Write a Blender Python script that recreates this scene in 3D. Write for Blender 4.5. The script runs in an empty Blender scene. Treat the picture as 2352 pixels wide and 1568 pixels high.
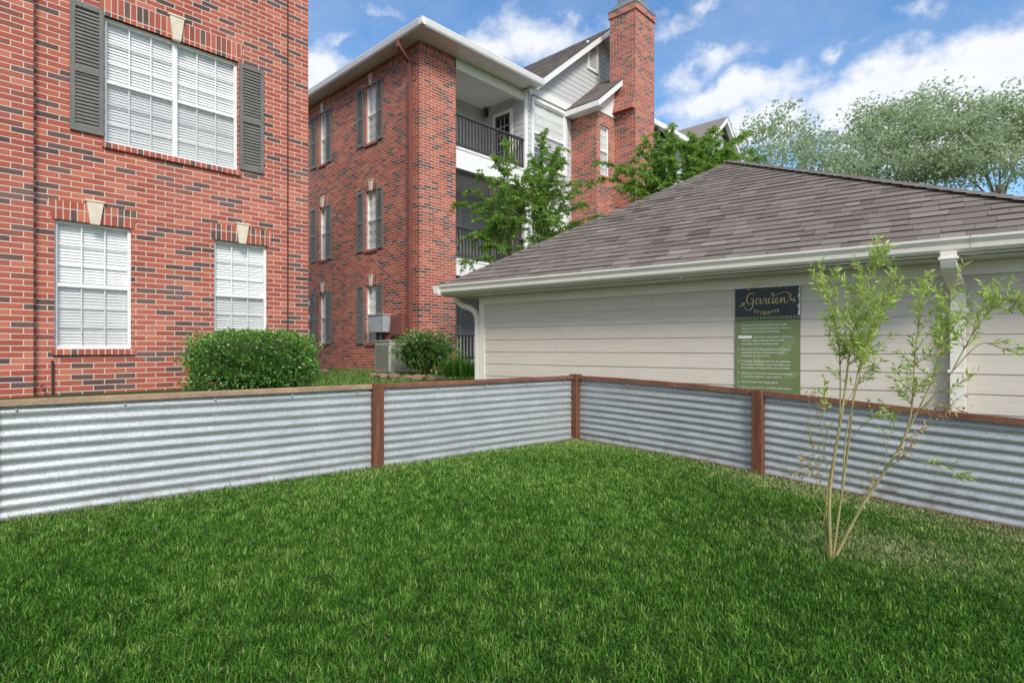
import bpy, bmesh, math, random
import numpy as np
from mathutils import Vector, Matrix, noise as mnoise
random.seed(7); rng = np.random.default_rng(7)
S = bpy.context.scene; COL = S.collection
FP = 1313.0; CX = 1176.0; HY = 800.0; ZC = 0.98
R = math.radians

def pt(px, py, d): return Vector(((px-CX)/FP*d, d, ZC+(HY-py)/FP*d))

# ------------------------------------------------------------ objects
def tag(o, label=None, cat=None, group=None, kind=None):
    if label: o['label'] = label
    if cat: o['category'] = cat
    if group: o['group'] = group
    if kind: o['kind'] = kind
    return o
def empty(name, loc, rz, label, cat, group=None):
    o = bpy.data.objects.new(name, None); COL.objects.link(o)
    o.location = loc; o.rotation_euler = (0, 0, rz); o.empty_display_size = .2
    return tag(o, label, cat, group)

class MB:
    def __init__(s): s.v = []; s.f = []; s.t = []
    def face(s, pts, tone=.5):
        i = len(s.v); s.v += [tuple(p) for p in pts]; s.f.append(tuple(range(i, i+len(pts)))); s.t.append(tone)
    def hexa(s, b, t, tone=.5):
        i = len(s.v); n = len(b); s.v += [tuple(p) for p in b]+[tuple(p) for p in t]
        s.f.append(tuple(range(i, i+n))[::-1]); s.f.append(tuple(range(i+n, i+2*n)))
        for k in range(n): s.f.append((i+k, i+(k+1) % n, i+n+(k+1) % n, i+n+k))
        s.t += [tone]*(n+2)
    def box(s, x0, x1, y0, y1, z0, z1, tone=.5):
        s.hexa([(x0,y0,z0),(x1,y0,z0),(x1,y1,z0),(x0,y1,z0)], [(x0,y0,z1),(x1,y0,z1),(x1,y1,z1),(x0,y1,z1)], tone)
    def fbox(s, fr, a0, a1, d0, d1, z0, z1, tone=.5):
        L = fr.L
        s.hexa([L(a0,d0,z0),L(a1,d0,z0),L(a1,d1,z0),L(a0,d1,z0)], [L(a0,d0,z1),L(a1,d0,z1),L(a1,d1,z1),L(a0,d1,z1)], tone)
    def prism(s, fr, poly, d0, d1, tone=.5):
        s.hexa([fr.L(a,d0,z) for a,z in poly], [fr.L(a,d1,z) for a,z in poly], tone)
    def sweep(s, fr, prof, a0, a1):
        s.hexa([fr.L(a0,d,z) for d,z in prof], [fr.L(a1,d,z) for d,z in prof])
    def tube(s, path, radii, n=7, cap=True):
        path = [Vector(p) for p in path]; base = len(s.v); m = len(path); ref = None
        for i, p in enumerate(path):
            t = (path[min(i+1, m-1)]-path[max(i-1, 0)]).normalized()
            if ref is None:
                ref = t.orthogonal().normalized()
            ref = (ref-t*ref.dot(t))
            ref = ref.normalized() if ref.length > 1e-6 else t.orthogonal().normalized()
            b = t.cross(ref); r = radii[i] if hasattr(radii, '__len__') else radii
            for k in range(n):
                a = 2*math.pi*k/n; s.v.append(tuple(p+ref*(r*math.cos(a))+b*(r*math.sin(a))))
        for i in range(m-1):
            for k in range(n):
                s.f.append((base+i*n+k, base+i*n+(k+1) % n, base+(i+1)*n+(k+1) % n, base+(i+1)*n+k)); s.t.append(.5)
        if cap:
            s.f.append(tuple(base+k for k in range(n))[::-1]); s.f.append(tuple(base+(m-1)*n+k for k in range(n))); s.t += [.5, .5]
    def rtube(s, path, w, h, side):
        base = len(s.v); path = [Vector(p) for p in path]; m = len(path); side = Vector(side).normalized()
        for i, p in enumerate(path):
            t = (path[min(i+1, m-1)]-path[max(i-1, 0)]).normalized(); b = t.cross(side).normalized()
            for x, y in ((-1,-1),(1,-1),(1,1),(-1,1)): s.v.append(tuple(p+side*(x*w/2)+b*(y*h/2)))
        for i in range(m-1):
            for k in range(4):
                s.f.append((base+i*4+k, base+i*4+(k+1) % 4, base+(i+1)*4+(k+1) % 4, base+(i+1)*4+k)); s.t.append(.5)
        s.f.append((base+3,base+2,base+1,base)); s.f.append(tuple(base+(m-1)*4+k for k in range(4))); s.t += [.5,.5]
    def build(s, name, m, parent=None, smooth=False, bevel=0):
        me = bpy.data.meshes.new(name); me.from_pydata(s.v, [], s.f)
        at = me.attributes.new('tone', 'FLOAT', 'FACE'); at.data.foreach_set('value', np.array(s.t, dtype=np.float32))
        if smooth: me.polygons.foreach_set('use_smooth', [True]*len(me.polygons))
        me.materials.append(m); me.update()
        o = bpy.data.objects.new(name, me); COL.objects.link(o)
        if parent: o.parent = parent
        if bevel:
            b = o.modifiers.new('bevel', 'BEVEL'); b.width = bevel; b.segments = 2; b.limit_method = 'ANGLE'
        return o

def np_mesh(name, V, nper, m, parent=None, tone=None, dry=None, tri=None):
    N = V.shape[0]; me = bpy.data.meshes.new(name)
    faces = tri if tri else [tuple(range(nper))]
    me.vertices.add(N*nper); me.vertices.foreach_set('co', V.reshape(-1).astype(np.float32))
    loc = np.concatenate([np.array(f) for f in faces]); L = len(loc)
    loops = (np.arange(N)[:, None]*nper+loc[None, :]).reshape(-1).astype(np.int32)
    sizes = np.array([len(f) for f in faces]); starts = np.concatenate([[0], np.cumsum(sizes)[:-1]])
    st = (np.arange(N)[:, None]*L+starts[None, :]).reshape(-1).astype(np.int32)
    me.loops.add(N*L); me.loops.foreach_set('vertex_index', loops)
    me.polygons.add(N*len(faces)); me.polygons.foreach_set('loop_start', st)
    me.update(calc_edges=True)
    for nm, arr in (('tone', tone), ('dry', dry)):
        if arr is not None:
            at = me.attributes.new(nm, 'FLOAT', 'FACE'); at.data.foreach_set('value', np.repeat(arr, len(faces)).astype(np.float32))
    me.materials.append(m)
    o = bpy.data.objects.new(name, me); COL.objects.link(o)
    if parent: o.parent = parent
    return o

class Fr:
    """a wall frame inside a thing whose Empty stands at root=(X,Y,angle)"""
    def __init__(s, root, o, d, out): s.r = root; s.o = o; s.d = d; s.out = out
    def L(s, a, d, z): return (s.o[0]+a*s.d[0]+d*s.out[0], s.o[1]+a*s.d[1]+d*s.out[1], z)
    def hit(s, px, py, dep=0):
        X, Y, an = s.r; c, sn = math.cos(an), math.sin(an)
        rot = lambda v: (v[0]*c-v[1]*sn, v[0]*sn+v[1]*c)
        wo = rot((s.o[0]+dep*s.out[0], s.o[1]+dep*s.out[1])); wo = (wo[0]+X, wo[1]+Y); wd = rot(s.d)
        k = (px-CX)/FP; a = (k*wo[1]-wo[0])/(wd[0]-k*wd[1]); y = wo[1]+a*wd[1]
        return a, ZC+(HY-py)/FP*y

# ------------------------------------------------------------ materials
class NT:
    def __init__(s, name):
        s.m = bpy.data.materials.new(name); s.m.use_nodes = True; s.nt = s.m.node_tree
        s.nt.nodes.clear(); s.out = s.nt.nodes.new('ShaderNodeOutputMaterial')
    def n(s, t, **kw):
        x = s.nt.nodes.new(t)
        for k, v in kw.items():
            if hasattr(x, k): setattr(x, k, v)
        return x
    def l(s, a, b): s.nt.links.new(a, b)
    def put(s, sock, v):
        if isinstance(v, bpy.types.NodeSocket): s.l(v, sock)
        else: sock.default_value = v
    def math(s, op, a, b=0.0, c=0.0):
        x = s.n('ShaderNodeMath', operation=op); s.put(x.inputs[0], a); s.put(x.inputs[1], b); s.put(x.inputs[2], c); return x.outputs[0]
    def noise(s, vec, scale, detail=4, rough=.55):
        x = s.n('ShaderNodeTexNoise'); s.put(x.inputs['Vector'], vec); x.inputs['Scale'].default_value = scale
        x.inputs['Detail'].default_value = detail; x.inputs['Roughness'].default_value = rough; return x.outputs['Fac']
    def ramp(s, fac, stops, const=False):
        x = s.n('ShaderNodeValToRGB'); s.put(x.inputs[0], fac); cr = x.color_ramp
        if const: cr.interpolation = 'CONSTANT'
        while len(cr.elements) < len(stops): cr.elements.new(.5)
        for e, (p, c) in zip(cr.elements, stops): e.position = p; e.color = (*c, 1) if len(c) == 3 else c
        return x.outputs[0]
    def mix(s, fac, a, b, blend='MIX'):
        x = s.n('ShaderNodeMix', data_type='RGBA', blend_type=blend); s.put(x.inputs[0], fac)
        s.put(x.inputs[6], (*a, 1) if isinstance(a, tuple) else a); s.put(x.inputs[7], (*b, 1) if isinstance(b, tuple) else b); return x.outputs[2]
    def mapr(s, v, a, b, c=0., d=1., smooth=False):
        x = s.n('ShaderNodeMapRange'); s.put(x.inputs[0], v)
        if smooth: x.interpolation_type = 'SMOOTHSTEP'
        for i, q in enumerate((a, b, c, d)): x.inputs[i+1].default_value = q
        return x.outputs[0]
    def pbr(s, col, rough=.6, metal=0., bump=None, bstr=.3, bdist=.01, spec=.5):
        p = s.n('ShaderNodeBsdfPrincipled'); s.put(p.inputs['Base Color'], (*col, 1) if isinstance(col, tuple) else col)
        s.put(p.inputs['Roughness'], rough); s.put(p.inputs['Metallic'], metal); p.inputs['Specular IOR Level'].default_value = spec
        if bump is not None:
            b = s.n('ShaderNodeBump'); b.inputs['Strength'].default_value = bstr; b.inputs['Distance'].default_value = bdist
            s.l(bump, b.inputs['Height']); s.l(b.outputs[0], p.inputs['Normal'])
        s.l(p.outputs[0], s.out.inputs[0]); return p
    def obj(s): return s.n('ShaderNodeTexCoord').outputs['Object']
    def attr(s, name): x = s.n('ShaderNodeAttribute', attribute_name=name); return x.outputs['Fac']

def paint(name, col, rough=.55, var=.12, scale=6., bstr=.08, stretch=None, metal=0., spec=.4):
    t = NT(name); v = t.obj()
    if stretch:
        mp = t.n('ShaderNodeMapping'); mp.inputs['Scale'].default_value = stretch; t.l(v, mp.inputs[0]); v = mp.outputs[0]
    n1 = t.noise(v, scale, 6, .6); n2 = t.noise(v, scale*9, 3, .6)
    d = tuple(c*(1-2*var) for c in col); l = tuple(min(1, c*(1+var)) for c in col)
    c = t.ramp(t.math('ADD', t.math('MULTIPLY', n1, .7), t.math('MULTIPLY', n2, .3)), [(.3, d), (.7, l)])
    t.pbr(c, rough, metal, n2, bstr, .01, spec); return t.m

def brick_mat(name, w, h, soldier=False):
    t = NT(name); tc = t.n('ShaderNodeTexCoord')
    P = t.n('ShaderNodeSeparateXYZ'); t.l(tc.outputs['Object'], P.inputs[0])
    Nn = t.n('ShaderNodeSeparateXYZ'); t.l(tc.outputs['Normal'], Nn.inputs[0])
    cond = t.math('GREATER_THAN', t.math('ABSOLUTE', Nn.outputs[0]), t.math('ABSOLUTE', Nn.outputs[1]))
    u = t.math('ADD', t.math('MULTIPLY', P.outputs[0], t.math('SUBTRACT', 1., cond)), t.math('MULTIPLY', P.outputs[1], cond))
    wob = t.math('MULTIPLY', t.math('SUBTRACT', t.noise(tc.outputs['Object'], 25, 2), .5), .006)
    u = t.math('ADD', u, wob); v = t.math('ADD', P.outputs[2], wob)
    vr = t.math('DIVIDE', v, h); row = t.math('FLOOR', vr)
    us = t.math('DIVIDE', u, w)
    if not soldier:
        us = t.math('ADD', us, t.math('MULTIPLY', t.math('FLOORED_MODULO', row, 2.), .5))
    col = t.math('FLOOR', us); fu = t.math('FRACT', us); fv = t.math('FRACT', vr)
    du = t.math('MULTIPLY', t.math('MINIMUM', fu, t.math('SUBTRACT', 1., fu)), w)
    dv = t.math('MULTIPLY', t.math('MINIMUM', fv, t.math('SUBTRACT', 1., fv)), h)
    d = t.math('MINIMUM', du, dv)
    brick = t.mapr(d, .0038, .0078)
    cv = t.n('ShaderNodeCombineXYZ'); t.l(col, cv.inputs[0]); t.l(row, cv.inputs[1])
    wn = t.n('ShaderNodeTexWhiteNoise', noise_dimensions='2D'); t.l(cv.outputs[0], wn.inputs['Vector'])
    cl = t.noise(cv.outputs[0], .22, 2)
    r = t.math('ADD', wn.outputs[0], t.math('MULTIPLY', t.math('SUBTRACT', cl, .5), .55))
    bc = t.ramp(r, [(0., (.048,.041,.043)), (.09, (.085,.064,.063)), (.175, (.21,.055,.040)), (.25, (.36,.075,.045)), (.45, (.43,.100,.056)),
                    (.62, (.32,.062,.040)), (.78, (.50,.145,.085)), (.92, (.38,.078,.046))], True)
    fine = t.noise(tc.outputs['Object'], 90, 5, .7); big = t.noise(tc.outputs['Object'], .7, 4, .6)
    bc = t.mix(t.mapr(fine, .3, .75, 0., .45), bc, t.mix(.5, bc, (.55,.25,.18)))
    bc = t.mix(t.mapr(big, .4, .75, 0., .22), bc, (.55,.28,.21))
    mort = t.mix(fine, (.52,.42,.35), (.72,.62,.53))
    c = t.mix(brick, mort, bc)
    hgt = t.math('ADD', brick, t.math('MULTIPLY', fine, .35))
    t.pbr(c, .85, 0., hgt, .5, .006, .25); return t.m

def leaf_mat(name, dark, mid, light, trans=.35, gloss=.05):
    t = NT(name); tone = t.attr('tone')
    c = t.ramp(tone, [(0., dark), (.5, mid), (1., light)])
    d = t.n('ShaderNodeBsdfDiffuse'); t.l(c, d.inputs[0])
    tr = t.n('ShaderNodeBsdfTranslucent'); t.l(t.mix(.5, c, tuple(min(1, x*1.5) for x in light)), tr.inputs[0])
    g = t.n('ShaderNodeBsdfGlossy'); g.inputs['Roughness'].default_value = .45
    m1 = t.n('ShaderNodeMixShader'); m1.inputs[0].default_value = trans; t.l(d.outputs[0], m1.inputs[1]); t.l(tr.outputs[0], m1.inputs[2])
    m2 = t.n('ShaderNodeMixShader'); m2.inputs[0].default_value = gloss; t.l(m1.outputs[0], m2.inputs[1]); t.l(g.outputs[0], m2.inputs[2])
    t.l(m2.outputs[0], t.out.inputs[0]); return t.m

def glass_mat(name, tint=(.97,.98,.98), refl=.05, rough=.01):
    t = NT(name); tr = t.n('ShaderNodeBsdfTransparent'); tr.inputs[0].default_value = (*tint, 1)
    g = t.n('ShaderNodeBsdfGlossy'); g.inputs['Roughness'].default_value = rough
    lw = t.n('ShaderNodeLayerWeight'); lw.inputs[0].default_value = .5
    nz = t.n('ShaderNodeBump'); nz.inputs['Strength'].default_value = .04; nz.inputs['Distance'].default_value = .02
    t.l(t.noise(t.obj(), 2.5, 2), nz.inputs['Height']); t.l(nz.outputs[0], g.inputs['Normal'])
    f = t.math('MULTIPLY', t.math('POWER', lw.outputs['Facing'], 4.), .7)
    mx = t.n('ShaderNodeMixShader'); t.l(t.math('ADD', f, refl), mx.inputs[0])
    t.l(tr.outputs[0], mx.inputs[1]); t.l(g.outputs[0], mx.inputs[2]); t.l(mx.outputs[0], t.out.inputs[0]); return t.m
def screen_mat(name, col, op):
    t = NT(name); tr = t.n('ShaderNodeBsdfTransparent'); d = t.n('ShaderNodeBsdfDiffuse'); d.inputs[0].default_value = (*col, 1)
    mx = t.n('ShaderNodeMixShader'); mx.inputs[0].default_value = op
    t.l(tr.outputs[0], mx.inputs[1]); t.l(d.outputs[0], mx.inputs[2]); t.l(mx.outputs[0], t.out.inputs[0]); return t.m

M = {}
M['brick'] = brick_mat('red brick', .254, .078)
M['soldier'] = brick_mat('soldier brick', .078, .262, True)
M['white'] = paint('white trim paint', (.83,.82,.80), .45, .04, 3)
M['cream'] = paint('cream gutter paint', (.78,.74,.655), .4, .05, 2)
M['soffit'] = paint('soffit paint', (.80,.78,.73), .6, .06, 2)
M['siding'] = paint('taupe lap siding', (.63,.57,.485), .6, .06, 1.2, .25, (1.2, 6., 14.))
M['lsiding'] = paint('pale grey lap siding', (.55,.56,.555), .6, .05, 1.2, .1, (1., 1., 12.))
M['vinyl'] = paint('white window vinyl', (.85,.85,.83), .35, .03, 4)
M['blind'] = paint('white blind slats', (.90,.90,.87), .5, .04, 2)
M['shutter'] = paint('olive grey shutter paint', (.17,.165,.148), .5, .14, 4)
M['stone'] = paint('cast stone keystone', (.72,.63,.50), .8, .12, 12)
M['pipebrown'] = paint('brown downspout paint', (.24,.085,.065), .45, .12, 3)
M['rail'] = paint('dark railing paint', (.07,.064,.062), .5, .15, 5)
M['interior'] = paint('dim room interior', (.16,.165,.17), .9, .1, 2)
M['grey'] = paint('grey metal box', (.40,.43,.44), .45, .1, 5)
M['acbeige'] = paint('beige condenser paint', (.42,.43,.365), .5, .1, 5)
M['aclouvre'] = paint('condenser louvre shade', (.27,.28,.24), .5, .1, 5)
M['dark'] = paint('dark joint', (.06,.04,.035), .8, .1, 6)
M['metalcap'] = paint('galvanised chimney cap', (.27,.30,.30), .5, .15, 4, .1, None, .4)
M['wood'] = paint('red brown stained wood', (.185,.070,.037), .75, .32, 2.5, .5, (14., 14., 1.2))
M['woodrail'] = paint('stained rail wood', (.22,.095,.055), .75, .3, 4, .4)
M['woodtan'] = paint('weathered tan rail wood', (.38,.26,.165), .8, .25, 4, .4)
M['glass'] = glass_mat('window glass')
M['dglass'] = glass_mat('dark door glass', (.15,.18,.2), .08)
M['screen'] = screen_mat('insect screen', (.28,.295,.31), .19)
M['bscreen'] = screen_mat('balcony screen', (.06,.06,.06), .42)
M['bark'] = paint('pale brown bark', (.22,.16,.11), .85, .25, 12, .5)
M['darkbark'] = paint('grey oak bark', (.20,.185,.15), .85, .25, 8, .5)
M['twig'] = paint('yellow green sapling bark', (.36,.31,.13), .7, .25, 14, .3)
M['rock'] = paint('brown edging stone', (.28,.18,.12), .9, .25, 9, .6)
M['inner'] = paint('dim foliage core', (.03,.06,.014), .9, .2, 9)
t = NT('weathered brown asphalt shingles'); tone = t.attr('tone'); o_ = t.obj()
g = t.noise(o_, 260, 3, .7); b = t.noise(o_, 1.1, 4, .6)
c = t.ramp(tone, [(0., (.090,.077,.067)), (.35, (.168,.143,.123)), (.7, (.218,.187,.162)), (1., (.29,.25,.215))])
c = t.mix(t.mapr(g, .35, .7, 0., .5), c, t.mix(.5, c, (.34,.30,.26)))
c = t.mix(t.mapr(b, .4, .7, 0., .3), c, (.215,.18,.155)); t.pbr(c, .95, 0., g, .5, .004, .1); M['shingle'] = t.m
t = NT('galvanised corrugated sheet'); o_ = t.obj()
vo = t.n('ShaderNodeTexVoronoi'); vo.inputs['Scale'].default_value = 110; t.l(o_, vo.inputs['Vector'])
sp = t.n('ShaderNodeSeparateColor'); t.l(vo.outputs['Color'], sp.inputs[0])
b = t.noise(o_, 2.2, 5, .65); mp = t.n('ShaderNodeMapping'); mp.inputs['Scale'].default_value = (1, 1, 9); t.l(o_, mp.inputs[0])
st = t.noise(mp.outputs[0], 3.5, 5, .6)
k = t.math('ADD', t.math('MULTIPLY', sp.outputs[0], .22), t.math('ADD', t.math('MULTIPLY', b, .40), t.math('MULTIPLY', st, .38)))
c = t.ramp(k, [(.28, (.30,.325,.33)), (.5, (.40,.425,.43)), (.72, (.53,.555,.56))])
P = t.n('ShaderNodeSeparateXYZ'); t.l(o_, P.inputs[0])
rust = t.math('MULTIPLY', t.mapr(P.outputs[2], .0, .12, 1., 0.), t.mapr(t.noise(o_, 7, 5, .7), .48, .66))
c = t.mix(t.math('MULTIPLY', rust, .75), c, (.23,.17,.12))
t.pbr(c, t.math('ADD', t.mapr(sp.outputs[1], 0, 1, .34, .46), t.math('MULTIPLY', st, .22)), .36, sp.outputs[2], .05, .003, .4); M['galv'] = t.m
t = NT('lawn soil and thatch'); o_ = t.obj(); a_ = t.noise(o_, 14, 6, .7); b = t.noise(o_, .5, 4)
c = t.ramp(a_, [(.3, (.02,.035,.008)), (.55, (.05,.08,.018)), (.75, (.13,.14,.05))])
c = t.mix(t.mapr(b, .4, .7, 0., .4), c, (.07,.11,.03)); t.pbr(c, .95, 0., a_, .8, .02, .1); M['ground'] = t.m
t = NT('grass blades'); tone = t.attr('tone'); dry = t.attr('dry')
c = t.ramp(tone, [(0., (.018,.068,.011)), (.38, (.064,.178,.024)), (.72, (.155,.325,.050)), (1., (.36,.51,.13))])
c = t.mix(dry, c, t.mix(tone, (.25,.23,.10), (.60,.56,.33)))
d = t.n('ShaderNodeBsdfDiffuse'); t.l(c, d.inputs[0]); tr = t.n('ShaderNodeBsdfTranslucent'); t.l(c, tr.inputs[0])
m1 = t.n('ShaderNodeMixShader'); m1.inputs[0].default_value = .30; t.l(d.outputs[0], m1.inputs[1]); t.l(tr.outputs[0], m1.inputs[2])
t.l(m1.outputs[0], t.out.inputs[0]); M['grass'] = t.m
M['crape'] = leaf_mat('crape myrtle leaves', (.06,.155,.018), (.145,.30,.036), (.29,.45,.08), .45, .04)
M['oak'] = leaf_mat('pale oak leaves', (.20,.27,.15), (.33,.415,.235), (.47,.55,.34), .48, .02)  # distance haze is put into the lightened leaf colour
M['box'] = leaf_mat('boxwood leaves', (.04,.125,.014), (.095,.245,.027), (.23,.42,.07), .28, .07)
M['shrub'] = leaf_mat('shrub leaves', (.05,.115,.018), (.10,.21,.035), (.23,.34,.075))
M['sap'] = leaf_mat('willow leaved sapling leaves', (.17,.30,.035), (.34,.49,.075), (.54,.64,.18), .4)
M['dryleaf'] = leaf_mat('dry sapling leaves', (.24,.14,.05), (.42,.29,.11), (.56,.46,.20), .3)
M['signblack'] = paint('black sign panel', (.020,.026,.034), .35, .15, 8)
M['signgreen'] = paint('olive green sign panel', (.165,.215,.085), .4, .1, 4)
M['signpale'] = paint('pale green sign leaf', (.205,.26,.115), .4, .05, 4)
M['gold'] = paint('gold lettering', (.58,.50,.17), .5, .04, 4)
M['letter'] = paint('white lettering', (.78,.80,.72), .5, .02, 4)

# ------------------------------------------------------------ terrain
F0 = Vector((.69, 6.2)); LD = Vector((.772,.635)).normalized(); RD = Vector((.685,-.728)).normalized()
def sm(t): t = np.clip(t, 0, 1); return t*t*(3-2*t)
def gz(x, y):
    x = np.asarray(x, float); y = np.asarray(y, float)
    q = (x-F0.x)*RD.x+(y-F0.y)*RD.y
    z = -.04*np.clip(q, 0, 6)*np.clip((x-.3)/2.5, 0, 1)
    e = -(x-F0.x)*LD.y+(y-F0.y)*LD.x
    return z+.36*sm(e/5.)*np.clip(1-(q-2)/3, 0, 1)
cs = np.concatenate([[-500,-200,-100,-60,-40,-30,-25], np.arange(-20, 30.01, .5), [35,45,60,100,200,500]])
gx, gy = np.meshgrid(cs, cs); zz = gz(gx, gy)
n = len(cs); vs = np.stack([gx, gy, zz-.006], -1).reshape(-1, 3)
fs = [(i*n+j, i*n+j+1, (i+1)*n+j+1, (i+1)*n+j) for i in range(n-1) for j in range(n-1)]
me = bpy.data.meshes.new('ground'); me.from_pydata(vs.tolist(), [], fs); me.materials.append(M['ground'])
me.polygons.foreach_set('use_smooth', [True]*len(fs))
g_o = bpy.data.objects.new('ground', me); COL.objects.link(g_o); tag(g_o, kind='structure')

def blades(name, x, y, ln, wd, m, tone, dry, lean=.7, z=None, parent=None, mean=0.):
    N = len(x); z = gz(x, y) if z is None else z
    th = rng.uniform(0, 2*np.pi, N); le = np.abs(rng.normal(mean, lean, N))+.15
    hx, hy = np.cos(th), np.sin(th); sx, sy = -hy, hx
    base = np.stack([x, y, z-.003], -1); a1 = np.minimum(le*.7, 1.35)
    mid = base+np.stack([hx*np.sin(a1)*ln*.55, hy*np.sin(a1)*ln*.55, np.cos(a1)*ln*.55], -1)
    l2 = np.minimum(le*1.45, 1.95); th2 = th+rng.normal(0, .5, N)
    tip = mid+np.stack([np.cos(th2)*np.sin(l2)*ln*.5, np.sin(th2)*np.sin(l2)*ln*.5, np.cos(l2)*ln*.5], -1)
    sd = np.stack([sx, sy, np.zeros(N)], -1)*wd[:, None]*.5
    V = np.stack([base-sd*.8, base+sd*.8, mid+sd, mid-sd, tip], 1)
    return np_mesh(name, V, 5, m, parent, tone, dry, tri=[(0,1,2,3), (3,2,4)])

NC = 1250000
x = rng.uniform(-4.6, 4.6, NC); y = rng.uniform(.9, 6.3, NC)
inL = (-(x-F0.x)*LD.y+(y-F0.y)*LD.x) < -.03
inR = ((x-F0.x)*-RD.y+(y-F0.y)*RD.x) < -.03
inside = inL & inR & (np.abs(x) < y*.9+.9)
keep = inside & (rng.random(NC) < np.clip((2.3/y)**1.0, .4, 1))
x, y = x[keep], y[keep]; N = len(x)
nz = np.array([mnoise.noise((a*1.3, b*1.3, 0)) for a, b in zip(x, y)])
nz2 = np.array([mnoise.noise((a*13, b*13, 4)) for a, b in zip(x, y)])
dr_f = np.abs((x-F0.x)*-RD.y+(y-F0.y)*RD.x)
dl_f = np.abs(-(x-F0.x)*LD.y+(y-F0.y)*LD.x)
q = (x-F0.x)*RD.x+(y-F0.y)*RD.y
dryness = .85*np.clip(1.0-dr_f/.65, 0, 1)*np.clip((q-1.2)/1.2, 0, 1)+.75*np.exp(-(((x-2.0)/.5)**2+((y-3.1)/.35)**2))+.35*np.exp(-dl_f/.2)+.35*np.exp(-dr_f/.2)
dryness = np.clip(dryness*(1+.6*nz+.5*nz2), 0, 1)
dry = np.where(rng.random(N) < dryness*.7+.025, rng.uniform(.4, .9, N), dryness*.25)
tone = np.clip(rng.normal(.43, .22, N)+.15*nz+.34*nz2+.065*(y-2.6)-.05*np.clip(x-.2, 0, 2)*(y < 2.6), 0, 1)  # last term paints the right foreground's shade into the blade tone
thin = rng.random(N) > .35*dryness
x, y, dry, tone, nz2, dryness = [q_[thin] for q_ in (x, y, dry, tone, nz2, dryness)]; N = len(x)
edge = np.minimum(np.abs(-(x-F0.x)*LD.y+(y-F0.y)*LD.x), np.abs((x-F0.x)*-RD.y+(y-F0.y)*RD.x))
ln = rng.uniform(.017, .038, N)*(1+.5*nz2)*(1-.35*dryness)*np.where((edge < .10) & (rng.random(N) < .35), 1.9, 1.); wd = rng.uniform(.0024, .0042, N)*np.clip(y/2.6, 1, 1.6)
tag(blades('lawn_grass', x, y, ln, wd, M['grass'], tone, dry, .55, mean=.75), 'thick green lawn grass inside the corrugated fence', 'grass', kind='stuff')
NB = 60000
x = rng.uniform(-6.5, 2., NB); y = rng.uniform(6.5, 17, NB)
e = -(x-F0.x)*LD.y+(y-F0.y)*LD.x; keep = (e > .2) & (x > -.55*y) & (x < .02*y+.3)
x, y = x[keep], y[keep]; N = len(x)
tone = np.clip(rng.normal(.56, .2, N), 0, 1); dry = np.where(rng.random(N) < .12, .8, .12)
tag(blades('back_lawn_grass', x, y, rng.uniform(.03,.06,N), rng.uniform(.007,.012,N), M['grass'], tone, dry, .7), 'lighter strip of lawn grass between the two brick buildings', 'grass', kind='stuff')

# ------------------------------------------------------------ building kit
def wall(mb, fr, a0, a1, z0, z1, holes=(), d=0., rev=.1):
    xs = sorted({a0, a1} | {h[0] for h in holes} | {h[1] for h in holes}); zs = sorted({z0, z1} | {h[2] for h in holes} | {h[3] for h in holes})
    for i in range(len(xs)-1):
        for j in range(len(zs)-1):
            ca, cz = (xs[i]+xs[i+1])/2, (zs[j]+zs[j+1])/2
            if any(h[0] < ca < h[1] and h[2] < cz < h[3] for h in holes): continue
            mb.face([fr.L(xs[i],d,zs[j]), fr.L(xs[i+1],d,zs[j]), fr.L(xs[i+1],d,zs[j+1]), fr.L(xs[i],d,zs[j+1])])
    for h in holes:
        A0, A1, Z0, Z1 = h[:4]
        for p, q_ in (((A0,Z0),(A1,Z0)), ((A1,Z0),(A1,Z1)), ((A1,Z1),(A0,Z1)), ((A0,Z1),(A0,Z0))):
            mb.face([fr.L(p[0],d,p[1]), fr.L(q_[0],d,q_[1]), fr.L(q_[0],d-rev,q_[1]), fr.L(p[0],d-rev,p[1])])

def laps(mb, fr, z0, z1, expo, ranges, d=0., proud=.013, board=3.7):
    z = z0
    while z < z1-1e-4:
        zt = min(z+expo, z1)
        for a0, a1 in ranges((z+zt)/2):
            a = a0-random.uniform(0, board)
            while a < a1:
                b0, b1 = max(a, a0), min(a+board, a1)-.0015; a += board
                if b1-b0 < .01: continue
                tn = random.random()
                mb.face([fr.L(b0,d+proud,z), fr.L(b1,d+proud,z), fr.L(b1,d+.002,zt), fr.L(b0,d+.002,zt)], tn)
                mb.face([fr.L(b0,d,z), fr.L(b1,d,z), fr.L(b1,d+proud,z), fr.L(b0,d+proud,z)], tn)
        z += expo

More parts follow.
